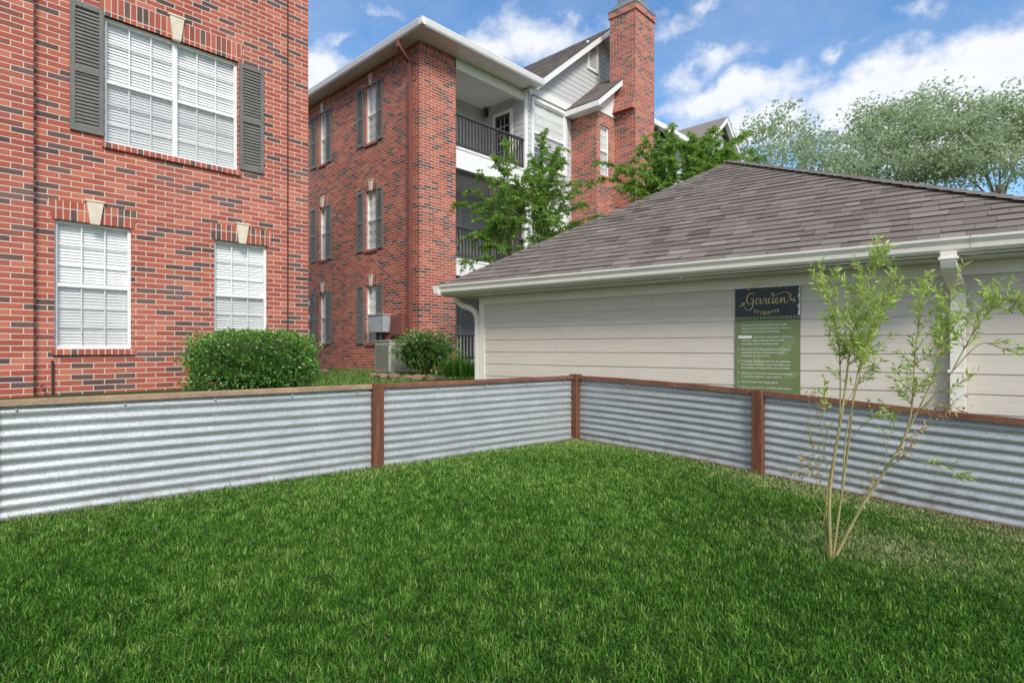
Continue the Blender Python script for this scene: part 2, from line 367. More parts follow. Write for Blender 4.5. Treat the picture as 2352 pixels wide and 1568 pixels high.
def window(root, fr, a0, a1, z0, z1, d=0., rec=.06, cols=3, rows=3, units=1, slat=.042, screen=True, drawn=1.):
    """drawn = share of the height the blind covers, measured from the top"""
    if a1 < a0: a0, a1 = a1, a0
    mb = MB(); fw = .04; D = d-rec
    for bx in ((a0,a0+fw,z0,z1), (a1-fw,a1,z0,z1), (a0+fw,a1-fw,z0,z0+fw), (a0+fw,a1-fw,z1-fw,z1)):
        mb.fbox(fr, bx[0], bx[1], D-.07, D, bx[2], bx[3])
    zm = (z0+z1)/2; W = (a1-a0)/units
    for u in range(units):
        l, r = a0+u*W+fw, a0+(u+1)*W-fw
        if u > 0: mb.fbox(fr, a0+u*W-fw*.8, a0+u*W+fw*.8, D-.07, D-.002, z0+fw, z1-fw)
        mb.fbox(fr, l, r, D-.05, D-.008, zm-.022, zm+.022)
        for zb, zt, dd in ((z0+fw, zm-.022, .03), (zm+.022, z1-fw, .024)):
            for c in range(1, cols):
                a = l+(r-l)*c/cols; mb.fbox(fr, a-.007, a+.007, D-dd-.016, D-dd, zb, zt)
            for k in range(1, rows):
                zk = zb+(zt-zb)*k/rows; mb.fbox(fr, l, r, D-dd-.0145, D-dd-.0015, zk-.007, zk+.007)
    w = mb.build('window', M['vinyl'], root)
    g = MB(); g.face([fr.L(a0+fw,D-.036,z0+fw), fr.L(a1-fw,D-.036,z0+fw), fr.L(a1-fw,D-.036,z1-fw), fr.L(a0+fw,D-.036,z1-fw)]); g.build('pane', M['glass'], w)
    if screen:
        g = MB()
        for u in range(units):
            l, r = a0+u*W+fw, a0+(u+1)*W-fw
            g.face([fr.L(l,D-.010,z0+fw), fr.L(r,D-.010,z0+fw), fr.L(r,D-.010,zm-.02), fr.L(l,D-.010,zm-.02)])
        g.build('insect_screen', M['screen'], w)
    g = MB()
    for u in range(units):
        l, r = a0+u*W+.02, a0+(u+1)*W-.02; z = z1-(z1-z0)*drawn
        while z < z1:
            o1 = random.uniform(-.003,.003)
            g.face([fr.L(l,D-.070+o1,z), fr.L(r,D-.070+o1,z), fr.L(r,D-.086,min(z+slat*1.1,z1)), fr.L(l,D-.086,min(z+slat*1.1,z1))]); z += slat
    g.build('blind', M['blind'], w)
    if drawn < 1:
        g = MB(); g.face([fr.L(a0,D-.11,z0), fr.L(a1,D-.11,z0), fr.L(a1,D-.11,z1), fr.L(a0,D-.11,z1)]); g.build('dim_room_sheet', M['interior'], w)  # flat dark sheet painted to stand in for the unlit room behind
    return w

def shutter(root, fr, a0, a1, z0, z1, d=0., pitch=.05):
    if a1 < a0: a0, a1 = a1, a0
    mb = MB(); st = min(.055, (a1-a0)*.17); zm = z0+(z1-z0)*.48
    mb.fbox(fr, a0, a0+st, d+.003, d+.038, z0, z1); mb.fbox(fr, a1-st, a1, d+.003, d+.038, z0, z1)
    for zb, zt in ((z0, z0+.08), (zm-.04, zm+.04), (z1-.07, z1)): mb.fbox(fr, a0+st, a1-st, d+.003, d+.036, zb, zt)
    mb.face([fr.L(a0+st,d+.006,z0), fr.L(a1-st,d+.006,z0), fr.L(a1-st,d+.006,z1), fr.L(a0+st,d+.006,z1)])
    for zb, zt in ((z0+.08, zm-.04), (zm+.04, z1-.07)):
        z = zb
        while z < zt-.01:
            z2 = min(z+pitch*1.05, zt)
            mb.face([fr.L(a0+st,d+.032,z), fr.L(a1-st,d+.032,z), fr.L(a1-st,d+.010,z2), fr.L(a0+st,d+.010,z2)])
            mb.face([fr.L(a0+st,d+.032,z), fr.L(a1-st,d+.032,z), fr.L(a1-st,d+.026,z-.004), fr.L(a0+st,d+.026,z-.004)]); z += pitch
    return mb.build('shutter', M['shutter'], root)

def dress(root, fr, a0, a1, z0, z1, d=0., lint=.26, key=True, ext=.03):
    if a1 < a0: a0, a1 = a1, a0
    mb = MB(); mb.prism(fr, [(a0-ext,z1), (a1+ext,z1), (a1+ext+.05,z1+lint), (a0-ext-.05,z1+lint)], d-.05, d+.008); mb.build('lintel', M['soldier'], root)
    mb = MB(); mb.prism(fr, [(a0-.03,z0-.085), (a1+.03,z0-.085), (a1+.03,z0-.004), (a0-.03,z0-.004)], d-.08, d+.045); mb.build('sill', M['soldier'], root, bevel=.006)
    if key:
        c = (a0+a1)/2; mb = MB()
        mb.prism(fr, [(c-.055,z1-.02), (c+.055,z1-.02), (c+.10,z1+lint+.03), (c-.10,z1+lint+.03)], d-.02, d+.05)
        mb.prism(fr, [(c-.115,z1+lint+.03), (c+.115,z1+lint+.03), (c+.12,z1+lint+.06), (c-.12,z1+lint+.06)], d-.02, d+.06)
        mb.build('keystone', M['stone'], root, bevel=.008)

def clip(poly, rect):
    for ax, val, sg in ((0,rect[0],1), (0,rect[1],-1), (1,rect[2],1), (1,rect[3],-1)):
        out = []
        for i in range(len(poly)):
            p, q_ = poly[i], poly[(i+1) % len(poly)]; dp, dq = sg*(p[ax]-val), sg*(q_[ax]-val)
            if dp >= 0: out.append(p)
            if (dp >= 0) != (dq >= 0):
                k = dp/(dp-dq); out.append((p[0]+(q_[0]-p[0])*k, p[1]+(q_[1]-p[1])*k))
        poly = out
        if len(poly) < 3: return []
    return poly
def shingles(mb, org, U, V, poly, expo=.15, wr=(.14,.36), lift=.010):
    org, U, V = Vector(org), Vector(U).normalized(), Vector(V).normalized(); Nn = U.cross(V)
    if Nn.z < 0: Nn = -Nn
    u0 = min(p[0] for p in poly); u1 = max(p[0] for p in poly); v1 = max(p[1] for p in poly); j = 0
    while j*expo < v1:
        v = j*expo; u = u0-random.uniform(0, .3); ct = random.gauss(0, .05)
        while u < u1:
            w = random.uniform(*wr); pc = clip(poly, (u, u+w-.002, v, v+expo+.004)); u += w
            if len(pc) < 3: continue
            hi = random.random() < .5; ex = lift*(1.0 if hi else .6); tn = min(1, max(0, random.gauss(.5 if hi else .43, .18)+ct))
            P3 = [org+U*a+V*b+Nn*(.004+ex*(1-(b-v)/expo)) for a, b in pc]
            mb.face(P3, tn)
            lo = [(a, b) for a, b in pc if b < v+.001]
            if len(lo) >= 2:
                a_, b_ = min(lo), max(lo); p, q_ = org+U*a_[0]+V*v, org+U*b_[0]+V*v
                mb.face([p, q_, q_+Nn*(.004+ex), p+Nn*(.004+ex)], 0.)
        j += 1
def hipcaps(mb, p0, p1, n1, n2, step=.15, wid=.14):
    p0, p1 = Vector(p0), Vector(p1); T = (p1-p0); Ln = T.length; T.normalize(); n1, n2 = Vector(n1).normalized(), Vector(n2).normalized()
    up = Vector((0,0,1)); k = 0
    while k*step < Ln:
        a = p0+T*(k*step); b = p0+T*min(Ln, k*step+step*1.15); tn = random.uniform(.2,.75)
        for nn in (n1, n2):
            mb.face([a+up*.034, b+up*.02, b+nn*wid+up*.010, a+nn*wid+up*.022], tn)
            mb.face([a+up*.034, a+nn*wid+up*.022, a+nn*wid, a], tn*.4)
        k += 1

# ------------------------------------------------------------ left brick building
AN = math.atan2(.7232,.6906)
r1 = (-5.774, 8.1, AN)
b1 = empty('brick_building', (r1[0], r1[1], 0), AN, 'near red brick building at left with wide shuttered upper window and two ground floor windows', 'building')
f1 = Fr(r1, (0,0), (1,0), (0,-1))
ac = f1.hit(708, 800)[0]; a75 = f1.hit(74, 800)[0]
def rect(fr, pA, pB, d=0):
    a0, zt = fr.hit(*pA, d); a1, zb = fr.hit(*pB, d); return (min(a0,a1), max(a0,a1), min(zt,zb), max(zt,zb))
w1 = rect(f1, (125,502), (303,801)); w2 = rect(f1, (492,549), (615,801)); w2 = (w2[0], w2[1], w1[2], w1[3])
w3 = rect(f1, (240,36), (547,391))
z3t = (f1.hit(240,36)[1]+f1.hit(547,142)[1])/2; z3b = (f1.hit(240,328)[1]+f1.hit(547,391)[1])/2; w3 = (w3[0], w3[1], z3b, z3t)
mb = MB(); wall(mb, f1, a75, ac, -.1, 9.6, [w1, w2, w3], 0, .18)
mb.face([f1.L(a75,0,-.1), f1.L(a75,.11,-.1), f1.L(a75,.11,9.6), f1.L(a75,0,9.6)])
mb.face([f1.L(a75,.11,-.1), f1.L(a75-7,.11,-.1), f1.L(a75-7,.11,9.6), f1.L(a75,.11,9.6)])
mb.face([f1.L(ac,0,-.1), f1.L(ac,-8,-.1), f1.L(ac,-8,9.6), f1.L(ac,0,9.6)])
mb.face([f1.L(ac,-8,-.1), f1.L(a75-7,-8,-.1), f1.L(a75-7,-8,9.6), f1.L(ac,-8,9.6)])
mb.face([f1.L(a75-7,.11,-.1), f1.L(a75-7,-8,-.1), f1.L(a75-7,-8,9.6), f1.L(a75-7,.11,9.6)])
mb.build('wall', M['brick'], b1)
mb = MB(); mb.fbox(f1, a75-7.4, ac+.45, -8.4, .35, 9.6, 9.85); mb.build('roof', M['cream'], b1)
window(b1, f1, *w1, cols=3, rows=3); window(b1, f1, *w2, cols=3, rows=3); window(b1, f1, *w3, cols=3, rows=3, units=2)
for w in (w1, w2): dress(b1, f1, *w)
dress(b1, f1, *w3, lint=.30)
sa0 = f1.hit(160,10)[0]; sa1 = f1.hit(237,10)[0]; sb0 = f1.hit(549,150)[0]; sb1 = f1.hit(604,165)[0]
shutter(b1, f1, sa0, sa1, f1.hit(200,306)[1], f1.hit(200,12)[1]); shutter(b1, f1, sb0, sb1, f1.hit(576,395)[1], f1.hit(576,155)[1])
mb = MB(); aj = f1.hit(661,500)[0]; mb.fbox(f1, aj-.012, aj+.012, -.02, .006, -.1, 9.6); mb.build('control_joint', M['dark'], b1)
mb = MB(); ap = f1.hit(120,860)[0]; mb.tube([f1.L(ap,.03,-.05), f1.L(ap,.03,f1.hit(120,832)[1])], .014, 8)
mb.tube([f1.L(ap,.03,f1.hit(120,832)[1]), f1.L(ap,-.02,f1.hit(120,828)[1])], .016, 8); mb.build('water_pipe', M['dark'], b1)
mb = MB(); ap = f1.hit(96,888)[0]; zp = f1.hit(96,888)[1]; mb.tube([f1.L(ap,-.02,zp), f1.L(ap,.07,zp), f1.L(ap,.10,zp-.04)], .014, 8); mb.tube([f1.L(ap-.035,.06,zp+.035), f1.L(ap+.035,.06,zp+.035)], .009, 8)
mb.tube([f1.L(ap,.05,zp), f1.L(ap,.06,zp+.035)], .007, 6); mb.build('hose_tap', M['pipebrown'], b1)
for zk in (1.80, 1.54, 1.28):
    mb = MB(); mb.tube([f1.L(ac+.002,-.25,zk), f1.L(ac+.06,-.25,zk), f1.L(ac+.061,-.25,zk), f1.L(ac+.12,-.25,zk)], [.10,.10,.08,.07], 16)
    mb.box(*sorted((f1.L(ac+.001,0,0)[0], f1.L(ac+.04,0,0)[0])), .13, .37, zk-.13, zk+.13); mb.build('electric_meter', M['grey'], b1)

# ------------------------------------------------------------ rear brick building
KX, KY = -2.42, 15.0; r2 = (KX, KY, AN)
b2 = empty('apartment_building', (KX, KY, 0), AN, 'three storey brick apartment building with corner balconies, pale gable and tall chimney', 'building')
fF = Fr(r2, (0,0), (1,0), (0,-1)); fL = Fr(r2, (0,0), (0,1), (-1,0))
TOP = 9.05
rows2 = [(195,327), (437,572), (655,787)]
zr = [(fL.hit(853,b)[1], fL.hit(853,a)[1]) for a, b in rows2]
cA = sorted((fL.hit(866,500)[0], fL.hit(840,500)[0])); cB = sorted((fL.hit(750,500)[0], fL.hit(734,500)[0]))
wins = [(c[0], c[1], z[0], z[1]) for c in (cA, cB) for z in zr]
mb = MB(); wall(mb, fL, 0, 14, .1, TOP, wins, 0, .16)
B0 = fF.hit(1047,300)[0]; B1 = fF.hit(1204,300)[0]
mb.face([fF.L(0,0,.1), fF.L(B0,0,.1), fF.L(B0,0,TOP), fF.L(0,0,TOP)]); mb.face([fF.L(B0,0,.1), fF.L(B0,-1.85,.1), fF.L(B0,-1.85,TOP), fF.L(B0,0,TOP)])
mb.face([fF.L(0,-14,.1), fF.L(12.2,-14,.1), fF.L(12.2,-14,TOP), fF.L(0,-14,TOP)]); mb.face([fF.L(12.2,0,.1), fF.L(12.2,-14,.1), fF.L(12.2,-14,TOP), fF.L(12.2,0,TOP)])
mb.build('wall', M['brick'], b2)
for c, sp_ in ((cA, ((866,880),(821,836))), (cB, ((750,762),(715,728)))):
    for z in zr:
        window(b2, fL, c[0], c[1], z[0], z[1], rec=.05, cols=2, rows=3, slat=.07)
        dress(b2, fL, c[0], c[1], z[0], z[1], lint=.25, ext=.02)
        for s0, s1 in sp_:
            shutter(b2, fL, fL.hit(s0,500)[0], fL.hit(s1,500)[0], z[0]-.03, z[1]+.02, pitch=.07)
mb = MB(); mb.fbox(fL, .0, 14, -.05, .012, TOP-.27, TOP-.002); mb.fbox(fF, -.012, B0, -.05, .011, TOP-.271, TOP-.003); mb.build('frieze', M['soldier'], b2)
OL, OF = .38, .62
mb = MB()
mb.face([fF.L(-OL,OF,TOP), fF.L(4.2,OF,TOP), fF.L(4.2,-.02,TOP), fF.L(-OL,-.02,TOP)]); mb.face([fF.L(-OL,-.02,TOP), fF.L(.05,-.02,TOP), fF.L(.05,-14,TOP), fF.L(-OL,-14,TOP)])
mb.build('soffit', M['white'], b2)
prof = [(0,.0), (.07,.0), (.10,.04), (.115,.10), (.13,.16), (.13,.18), (0,.18)]
mb = MB(); mb.sweep(Fr(r2,(-OL,-OF),(1,0),(0,-1)), [(d_, z_+TOP-.03) for d_, z_ in prof], -.13, 4.2+OL); mb.sweep(Fr(r2,(-OL,-OF),(0,1),(-1,0)), [(d_, z_+TOP-.032) for d_, z_ in prof], -.128, 14+OF)
mb.build('gutter', M['white'], b2)
mb = MB(); ph = .40
def rz_(k): return TOP+.14+k*ph
xa0, xa1, ya0, ya1 = -OL, 12.2, -OF, 14.4; hw = 6.2
mb.face([(xa0,ya0,rz_(0)), (4.2,ya0,rz_(0)), (4.2,ya0+.9,rz_(.9)), (xa1,ya0+.9,rz_(.9)), (xa1,ya0+hw,rz_(hw)), (xa0+hw,ya0+hw,rz_(hw))], .4)
mb.face([(xa0,ya0,rz_(0)), (xa0+hw,ya0+hw,rz_(hw)), (xa0+hw,ya1-hw,rz_(hw)), (xa0,ya1,rz_(0))], .45)
mb.face([(xa0,ya1,rz_(0)), (xa0+hw,ya1-hw,rz_(hw)), (xa1,ya1-hw,rz_(hw)), (xa1,ya1,rz_(0))], .45)
mb.face([(xa0+hw,ya0+hw,rz_(hw)), (xa1,ya0+hw,rz_(hw)), (xa1,ya1-hw,rz_(hw)), (xa0+hw,ya1-hw,rz_(hw))], .45)
roof2 = mb.build('roof', M['shingle'], b2)
ad = fL.hit(946,500)[0]
mb = MB(); mb.rtube([fL.L(ad,OL+.05,TOP-.02), fL.L(ad,OL+.05,TOP-.18), fL.L(ad,.09,TOP-.48), fL.L(ad,.07,TOP-.65), fL.L(ad,.07,.55), fL.L(ad,.20,.42)], .11, .085, (0,1,0)); mb.build('downspout', M['pipebrown'], b2)
q0 = rect(fL, (897,724), (862,764)); mb = MB(); mb.fbox(fL, q0[0], q0[1], .005, .25, q0[2], q0[3]); mb.fbox(fL, q0[0]-.02, q0[1]+.02, .0, .27, q0[3], q0[3]+.03)
mb.tube([fL.L((q0[0]+q0[1])/2,.06,q0[2]), fL.L((q0[0]+q0[1])/2,.06,.4)], .03, 8); mb.build('utility_box', M['grey'], b2, bevel=.008)
q0 = rect(fL, (934,724), (908,770)); mb = MB(); mb.fbox(fL, q0[0], q0[1], .005, .16, q0[2], q0[3]); mb.tube([fL.L(q0[0]+.1,.06,q0[2]), fL.L(q0[0]+.1,.06,.4)], .025, 8); mb.build('meter_box', M['pipebrown'], b2, bevel=.008)
fS = Fr(r2, (B1,0), (0,1), (-1,0)); fB = Fr(r2, (0,1.85), (1,0), (0,-1))
mb = MB(); laps(mb, fS, .3, TOP, .18, lambda z: [(.02,1.85)]); laps(mb, fB, .3, TOP, .18, lambda z: [(B0,B1)]); mb.build('balcony_wall', M['lsiding'], b2)
mb = MB(); mb.face([fF.L(B0,.0,TOP-.06), fF.L(B1,.0,TOP-.06), fF.L(B1,-1.85,TOP-.06), fF.L(B0,-1.85,TOP-.06)]); mb.fbox(fF, B0, B1, -.14, .012, TOP-.30, TOP-.004); mb.build('balcony_ceiling', M['white'], b2)
zl = lambda py: fF.hit(1047, py)[1]
for py_b, py_t in ((385,337), (632,594)):
    mb = MB(); mb.fbox(fF, B0+.003, B1-.003, -1.84, .02, zl(py_b), zl(py_t)); mb.fbox(fF, B0+.003, B1-.003, -.02, .04, zl(py_t)-.05, zl(py_t)+.012); mb.build('balcony_slab', M['white'], b2)
for py_t, py_b in ((258,333), (517,590), (768,828)):
    mb = MB(); zt, zb = zl(py_t), zl(py_b)
    mb.fbox(fF, B0+.004, B1-.004, -.09, .01, zt-.05, zt); mb.fbox(fF, B0+.004, B1-.004, -.07, -.01, zb+.05, zb+.11)
    k = int((B1-B0)/.125)
    for i in range(k+1):
        a = B0+.03+(B1-B0-.06)*i/k; mb.fbox(fF, a-.018, a+.018, -.06, -.02, zb+.02, zt-.05)
    mb.build('railing', M['rail'], b2)
for zb, zt in ((zl(590)+.0, zl(387)), (zl(768), zl(634))):
    mb = MB(); mb.face([fF.L(B0,-.13,zb), fF.L(B1,-.13,zb), fF.L(B1,-.13,zt), fF.L(B0,-.13,zt)]); sc = mb.build('balcony_screen', M['bscreen'], b2)
    mb = MB()
    for a in (B0+.03, (B0+B1)/2, B1-.03): mb.fbox(fF, a-.03, a+.03, -.128, -.095, zb, zt)
    mb.fbox(fF, B0, B1, -.1275, -.0945, zt-.07, zt-.002); mb.build('screen_frame', M['rail'], sc)
for dz in (0, zl(594)-zl(337), 2*(zl(594)-zl(337))+.2):
    d0 = fS.hit(1178, 262)[0]; d1 = fS.hit(1134, 262)[0]; zt = fS.hit(1156,258)[1]+dz; zb = zl(337)+.02+dz
    mb = MB(); a0, a1 = min(d0,d1), max(d0,d1)
    mb.fbox(fS, a0, a0+.1, .0, .05, zb, zt); mb.fbox(fS, a1-.1, a1, .0, .05, zb, zt); mb.fbox(fS, a0+.1, a1-.1, .0, .05, zt-.1, zt)
    dr = mb.build('door', M['white'], b2)
    mb = MB(); mb.fbox(fS, a0+.1, a1-.1, .0, .022, zb, zt-.1); mb.build('door_panel', M['rail'], dr)
    mb = MB(); mb.face([fS.L(a0+.18,.026,zb+.5), fS.L(a1-.18,.026,zb+.5), fS.L(a1-.18,.026,zt-.22), fS.L(a0+.18,.026,zt-.22)]); mb.build('pane', M['dglass'], dr)
    mb = MB()
    for i in (1, 2): a = a0+.18+(a1-a0-.36)*i/3; mb.fbox(fS, a-.012, a+.012, .027, .034, zb+.5, zt-.22)
    for i in range(1, 5): z = zb+.5+(zt-.72-zb)*i/5; mb.fbox(fS, a0+.18, a1-.18, .0275, .0335, z-.012, z+.012)
    mb.build('muntin', M['lsiding'], dr)
mb = MB(); la, lz = fS.hit(1120,262); mb.fbox(fS, la-.05, la+.05, .014, .12, lz-.12, lz+.1); mb.fbox(fS, la-.07, la+.07, .014, .15, lz+.1, lz+.13); mb.build('wall_lamp', M['rail'], b2)
for zz0 in (zl(594)+.75, .95): window(b2, fB, B0+.55, B0+1.7, zz0, zz0+1.4, d=.03, rec=-.10, cols=3, rows=2, slat=.08)
W0 = 6.45
wb = rect(fF, (1225,248), (1297,388)); zb_, zt_ = fF.hit(1260,385)[1], fF.hit(1260,247)[1]
bw = [(wb[0], wb[1], zb_, zt_), (wb[0], wb[1], zb_-3.0, zt_-3.0), (wb[0], wb[1], zb_-5.8, zt_-5.8)]
def rg(z):
    for h in bw:
        if h[2]-.09 < z < h[3]+.09: return [(B1+.14, h[0]-.09), (h[1]+.09, W0)]
    return [(B1+.14, W0)]
mb = MB(); laps(mb, fF, .2, 9.1, .18, rg); mb.build('siding', M['lsiding'], b2)
for h in bw:
    window(b2, fF, *h, d=.03, rec=.03, cols=3, rows=3, units=1, slat=.07, drawn=.72)
    mb = MB()
    for b_ in ((h[0]-.1,h[0],h[2]-.1,h[3]+.1), (h[1],h[1]+.1,h[2]-.1,h[3]+.1), (h[0],h[1],h[3],h[3]+.1), (h[0],h[1],h[2]-.1,h[2])): mb.fbox(fF, b_[0], b_[1], -.05, .035, b_[2], b_[3])
    mb.build('window_trim', M['white'], b2)
mb = MB(); mb.fbox(fF, B1-.0, B1+.14, -.12, .03, .2, TOP-.01); mb.build('corner_trim', M['white'], b2)
AP, AZ, SL = 8.25, 12.55, .82
gl = lambda z: AP-(AZ-.06-z)/SL; gr = lambda z: AP+(AZ-.06-z)/SL
mb = MB(); laps(mb, fF, 9.3, AZ-.1, .18, lambda z: [(gl(z), gr(z))] if gr(z)-gl(z) > .1 else [], d=.01); mb.build('gable_siding', M['lsiding'], b2)
mb = MB(); mb.fbox(fF, B1, 6.4, .0, .05, 9.06, 9.31); mb.build('gable_band', M['white'], b2)
e0 = 3.95; ez = AZ-SL*(AP-e0)
mb = MB(); OH = .36
for sg in (-1, 1):
    ee = AP+sg*(AP-e0)
    mb.prism(fF, [(ee,ez), (AP,AZ), (AP,AZ-.24), (ee,ez-.24)], OH-.05, OH)
    mb.prism(fF, [(ee,ez-.03), (AP,AZ-.03), (AP,AZ-.09), (ee,ez-.09)], 0, OH-.052)
mb.build('rake_board', M['white'], b2)
mb = MB(); sl = math.hypot(1, SL)
shingles(mb, fF.L(e0,OH+.04,ez+.01), (0,1,0), (1,0,SL), [(0,0), (6.5,0), (6.5,(AP-e0)*sl), (0,(AP-e0)*sl)], .15)
ee = 2*AP-e0
mb.face([fF.L(ee,OH+.04,ez+.01), fF.L(AP,OH+.04,AZ+.01), fF.L(AP,-6.5,AZ+.01), fF.L(ee,-6.5,ez+.01)], .5)
mb.build('gable_roof', M['shingle'], b2)
vt = rect(fF, (1347,112), (1371,160)); mb = MB(); va, vb = vt[0], vt[1]; vz0 = fF.hit(1359,165)[1]; vz1 = fF.hit(1359,102)[1]
mb.fbox(fF, va, va+.10, .0, .07, vz0, vz1); mb.fbox(fF, vb-.10, vb, .0, .07, vz0, vz1); mb.fbox(fF, va+.10, vb-.10, .0, .07, vz0, vz0+.09); mb.fbox(fF, va+.10, vb-.10, .0, .07, vz1-.09, vz1)
z = vz0+.09
while z < vz1-.1: mb.face([fF.L(va+.10,.06,z), fF.L(vb-.10,.06,z), fF.L(vb-.10,.02,z+.075), fF.L(va+.10,.02,z+.075)]); z += .085
mb.build('gable_vent', M['white'], b2)
PB = 1.075; BR = 9.6
hb = rect(fF, (1379,290), (1399,405), PB); zb2, zt2 = fF.hit(1389,403,PB)[1], fF.hit(1389,290,PB)[1]
bws = [(hb[0],hb[1],zb2,zt2), (hb[0],hb[1],zb2-3.0,zt2-3.0)]
mb = MB(); wall(mb, fF, W0, BR, .1, 9.1, bws, PB, .14)
mb.face([fF.L(W0,0,.1), fF.L(W0,PB,.1), fF.L(W0,PB,9.1), fF.L(W0,0,9.1)]); mb.face([fF.L(BR,0,.1), fF.L(BR,PB,.1), fF.L(BR,PB,9.1), fF.L(BR,0,9.1)]); mb.build('bay_wall', M['brick'], b2)
for h in bws: window(b2, fF, *h, d=PB, rec=.04, cols=2, rows=3, slat=.08)
c0 = W0-.33; cm = (c0+BR+.33)/2; cz = 9.02; cap_ = cz+(cm-c0)*.8
mb = MB(); mb.fbox(fF, W0, BR, PB-.02, PB+.03, 8.86, 9.1); mb.fbox(fF, W0-.03, W0, 0, PB+.03, 8.86, 9.1)
mb.prism(fF, [(c0,cz), (cm,cap_), (cm,cap_-.2), (c0,cz-.2)], PB+.27, PB+.32); mb.face([fF.L(c0,PB+.3,cz-.19), fF.L(W0,PB+.3,cz-.19), fF.L(W0,0,cz-.19), fF.L(c0,0,cz-.19)])
mb.fbox(fF, c0-.06, c0+.0, .0, PB+.34, cz-.2, cz-.03); mb.prism(fF, [(c0+.1,cz-.1), (cm,cap_-.1), (cm,cz-.1)], PB+.0, PB+.02)
mb.face([fF.L(c0,PB+.31,cz-.05), fF.L(cm,PB+.31,cap_-.05), fF.L(cm,PB,cap_-.05), fF.L(c0,PB,cz-.05)]); mb.build('bay_trim', M['white'], b2)
mb = MB(); shingles(mb, fF.L(c0-.05,PB+.35,cz), (0,1,0), (1,0,.8), [(0,0), (PB+.33,0), (PB+.33,(cm-c0)*1.28), (0,(cm-c0)*1.28)], .15)
mb.face([fF.L(2*cm-c0,PB+.35,cz), fF.L(cm,PB+.35,cap_), fF.L(cm,0,cap_), fF.L(2*cm-c0,0,cz)]); mb.build('bay_roof', M['shingle'], b2)
mb = MB(); mb.fbox(fF, 7.50, 8.73, .88, 1.89, .1, 12.35); mb.fbox(fF, 7.46, 8.77, .84, 1.93, 12.35, 12.58)
mb.hexa([fF.L(7.30,.9,9.0), fF.L(7.499,.9,9.0), fF.L(7.499,1.88,9.0), fF.L(7.30,1.88,9.0)], [fF.L(7.46,.9,9.5), fF.L(7.499,.9,9.9), fF.L(7.499,1.88,9.9), fF.L(7.46,1.88,9.5)])
ch = mb.build('chimney', M['brick'], b2)
mb = MB(); mb.hexa([fF.L(7.44,.82,12.582), fF.L(8.79,.82,12.582), fF.L(8.79,1.95,12.582), fF.L(7.44,1.95,12.582)], [fF.L(7.62,1.0,12.86), fF.L(8.61,1.0,12.86), fF.L(8.61,1.77,12.86), fF.L(7.62,1.77,12.86)])
mb.fbox(fF, 7.7, 8.5, 1.05, 1.7, 12.862, 13.15); mb.build('chimney_cap', M['metalcap'], ch)

# ------------------------------------------------------------ far building
r3 = ((1503-CX)/FP*22, 22., AN); b3 = empty('apartment_building', (r3[0], r3[1], 0), AN, 'far pale apartment building with white gable showing above the crape myrtle right of the chimney', 'building')
f3 = Fr(r3, (0,0), (1,0), (0,-1)); Z3 = 9.3
mb = MB(); laps(mb, f3, .2, Z3, .2, lambda z: [(-1.,12)]); laps(mb, f3, Z3, 11.1, .2, lambda z: [(5.6-(11.2-z)*1.15, 5.6+(11.2-z)*1.15)], d=.05)
mb.face([(-1,0,.2), (-1,9,.2), (-1,9,Z3), (-1,0,Z3)]); mb.face([(12,0,.2), (12,9,.2), (12,9,Z3), (12,0,Z3)]); mb.build('wall', M['lsiding'], b3)
mb = MB(); mb.face([(-1.4,-.5,Z3), (12.4,-.5,Z3), (12.4,4.5,Z3+2.3), (-1.4,4.5,Z3+2.3)], .5); mb.face([(-1.4,9.5,Z3), (12.4,9.5,Z3), (12.4,4.5,Z3+2.3), (-1.4,4.5,Z3+2.3)], .5)
for sg in (-1, 1): mb.face([(5.6,-.5,11.4), (5.6+sg*2.6,-.5,9.2), (5.6+sg*2.6,4,9.2), (5.6,4,11.4)], .8)
mb.build('roof', M['shingle'], b3)
mb = MB()
for sg in (-1, 1): mb.prism(f3, [(5.6,11.38), (5.6+sg*2.6,9.18), (5.6+sg*2.6,8.98), (5.6,11.14)], .3, .48)
mb.fbox(f3, -1.4, 3.0, .4, .62, Z3-.14, Z3+.05); mb.build('trim', M['white'], b3)
for a in (.6, 4.6, 9.): window(b3, f3, a, a+1.6, 6.6, 8.3, d=.04, rec=-.10, slat=.09)

# ------------------------------------------------------------ garage
GA = math.atan2(-.608,.794); rg_ = (-.487, 9.0, GA)
ga = empty('garage', (-.487, 9.0, 0), GA, 'low garage with taupe lap siding and brown hipped shingle roof behind the corner fence', 'garage')
fW = Fr(rg_, (0,0), (1,0), (0,-1)); fGL = Fr(rg_, (0,0), (0,1), (-1,0))
EZ = 1.955; OV = .40; ER = 7.2; BK = 7.8; SZ = EZ-.16
mb = MB(); laps(mb, fW, -.55, SZ, .185, lambda z: [(.05, 6.8)], d=0, proud=.010, board=3.66)
mb.face([fGL.L(0,-.0,-.5), fGL.L(7.4,0,-.5), fGL.L(7.4,0,SZ), fGL.L(0,0,SZ)]); mb.face([(6.8,0,-.5), (6.8,7.4,-.5), (6.8,7.4,SZ), (6.8,0,SZ)]); mb.face([(0,7.4,-.5), (6.8,7.4,-.5), (6.8,7.4,SZ), (0,7.4,SZ)])
mb.build('wall', M['siding'], ga)
mb = MB(); mb.fbox(fW, -.02, .085, -.09, .024, -.5, SZ-.002); mb.fbox(fW, .085, 6.8, -.02, .026, SZ-.13, SZ-.003); mb.build('corner_trim', M['cream'], ga)
mb = MB(); mb.face([(-.45,-OV,SZ), (ER,-OV,SZ), (ER,0,SZ), (-.45,0,SZ)]); mb.face([(-.45,0,SZ), (0,0,SZ), (0,BK,SZ), (-.45,BK,SZ)]); mb.face([(6.8,0,SZ), (ER,0,SZ), (ER,BK,SZ), (6.8,BK,SZ)])
mb.build('soffit', M['soffit'], ga)
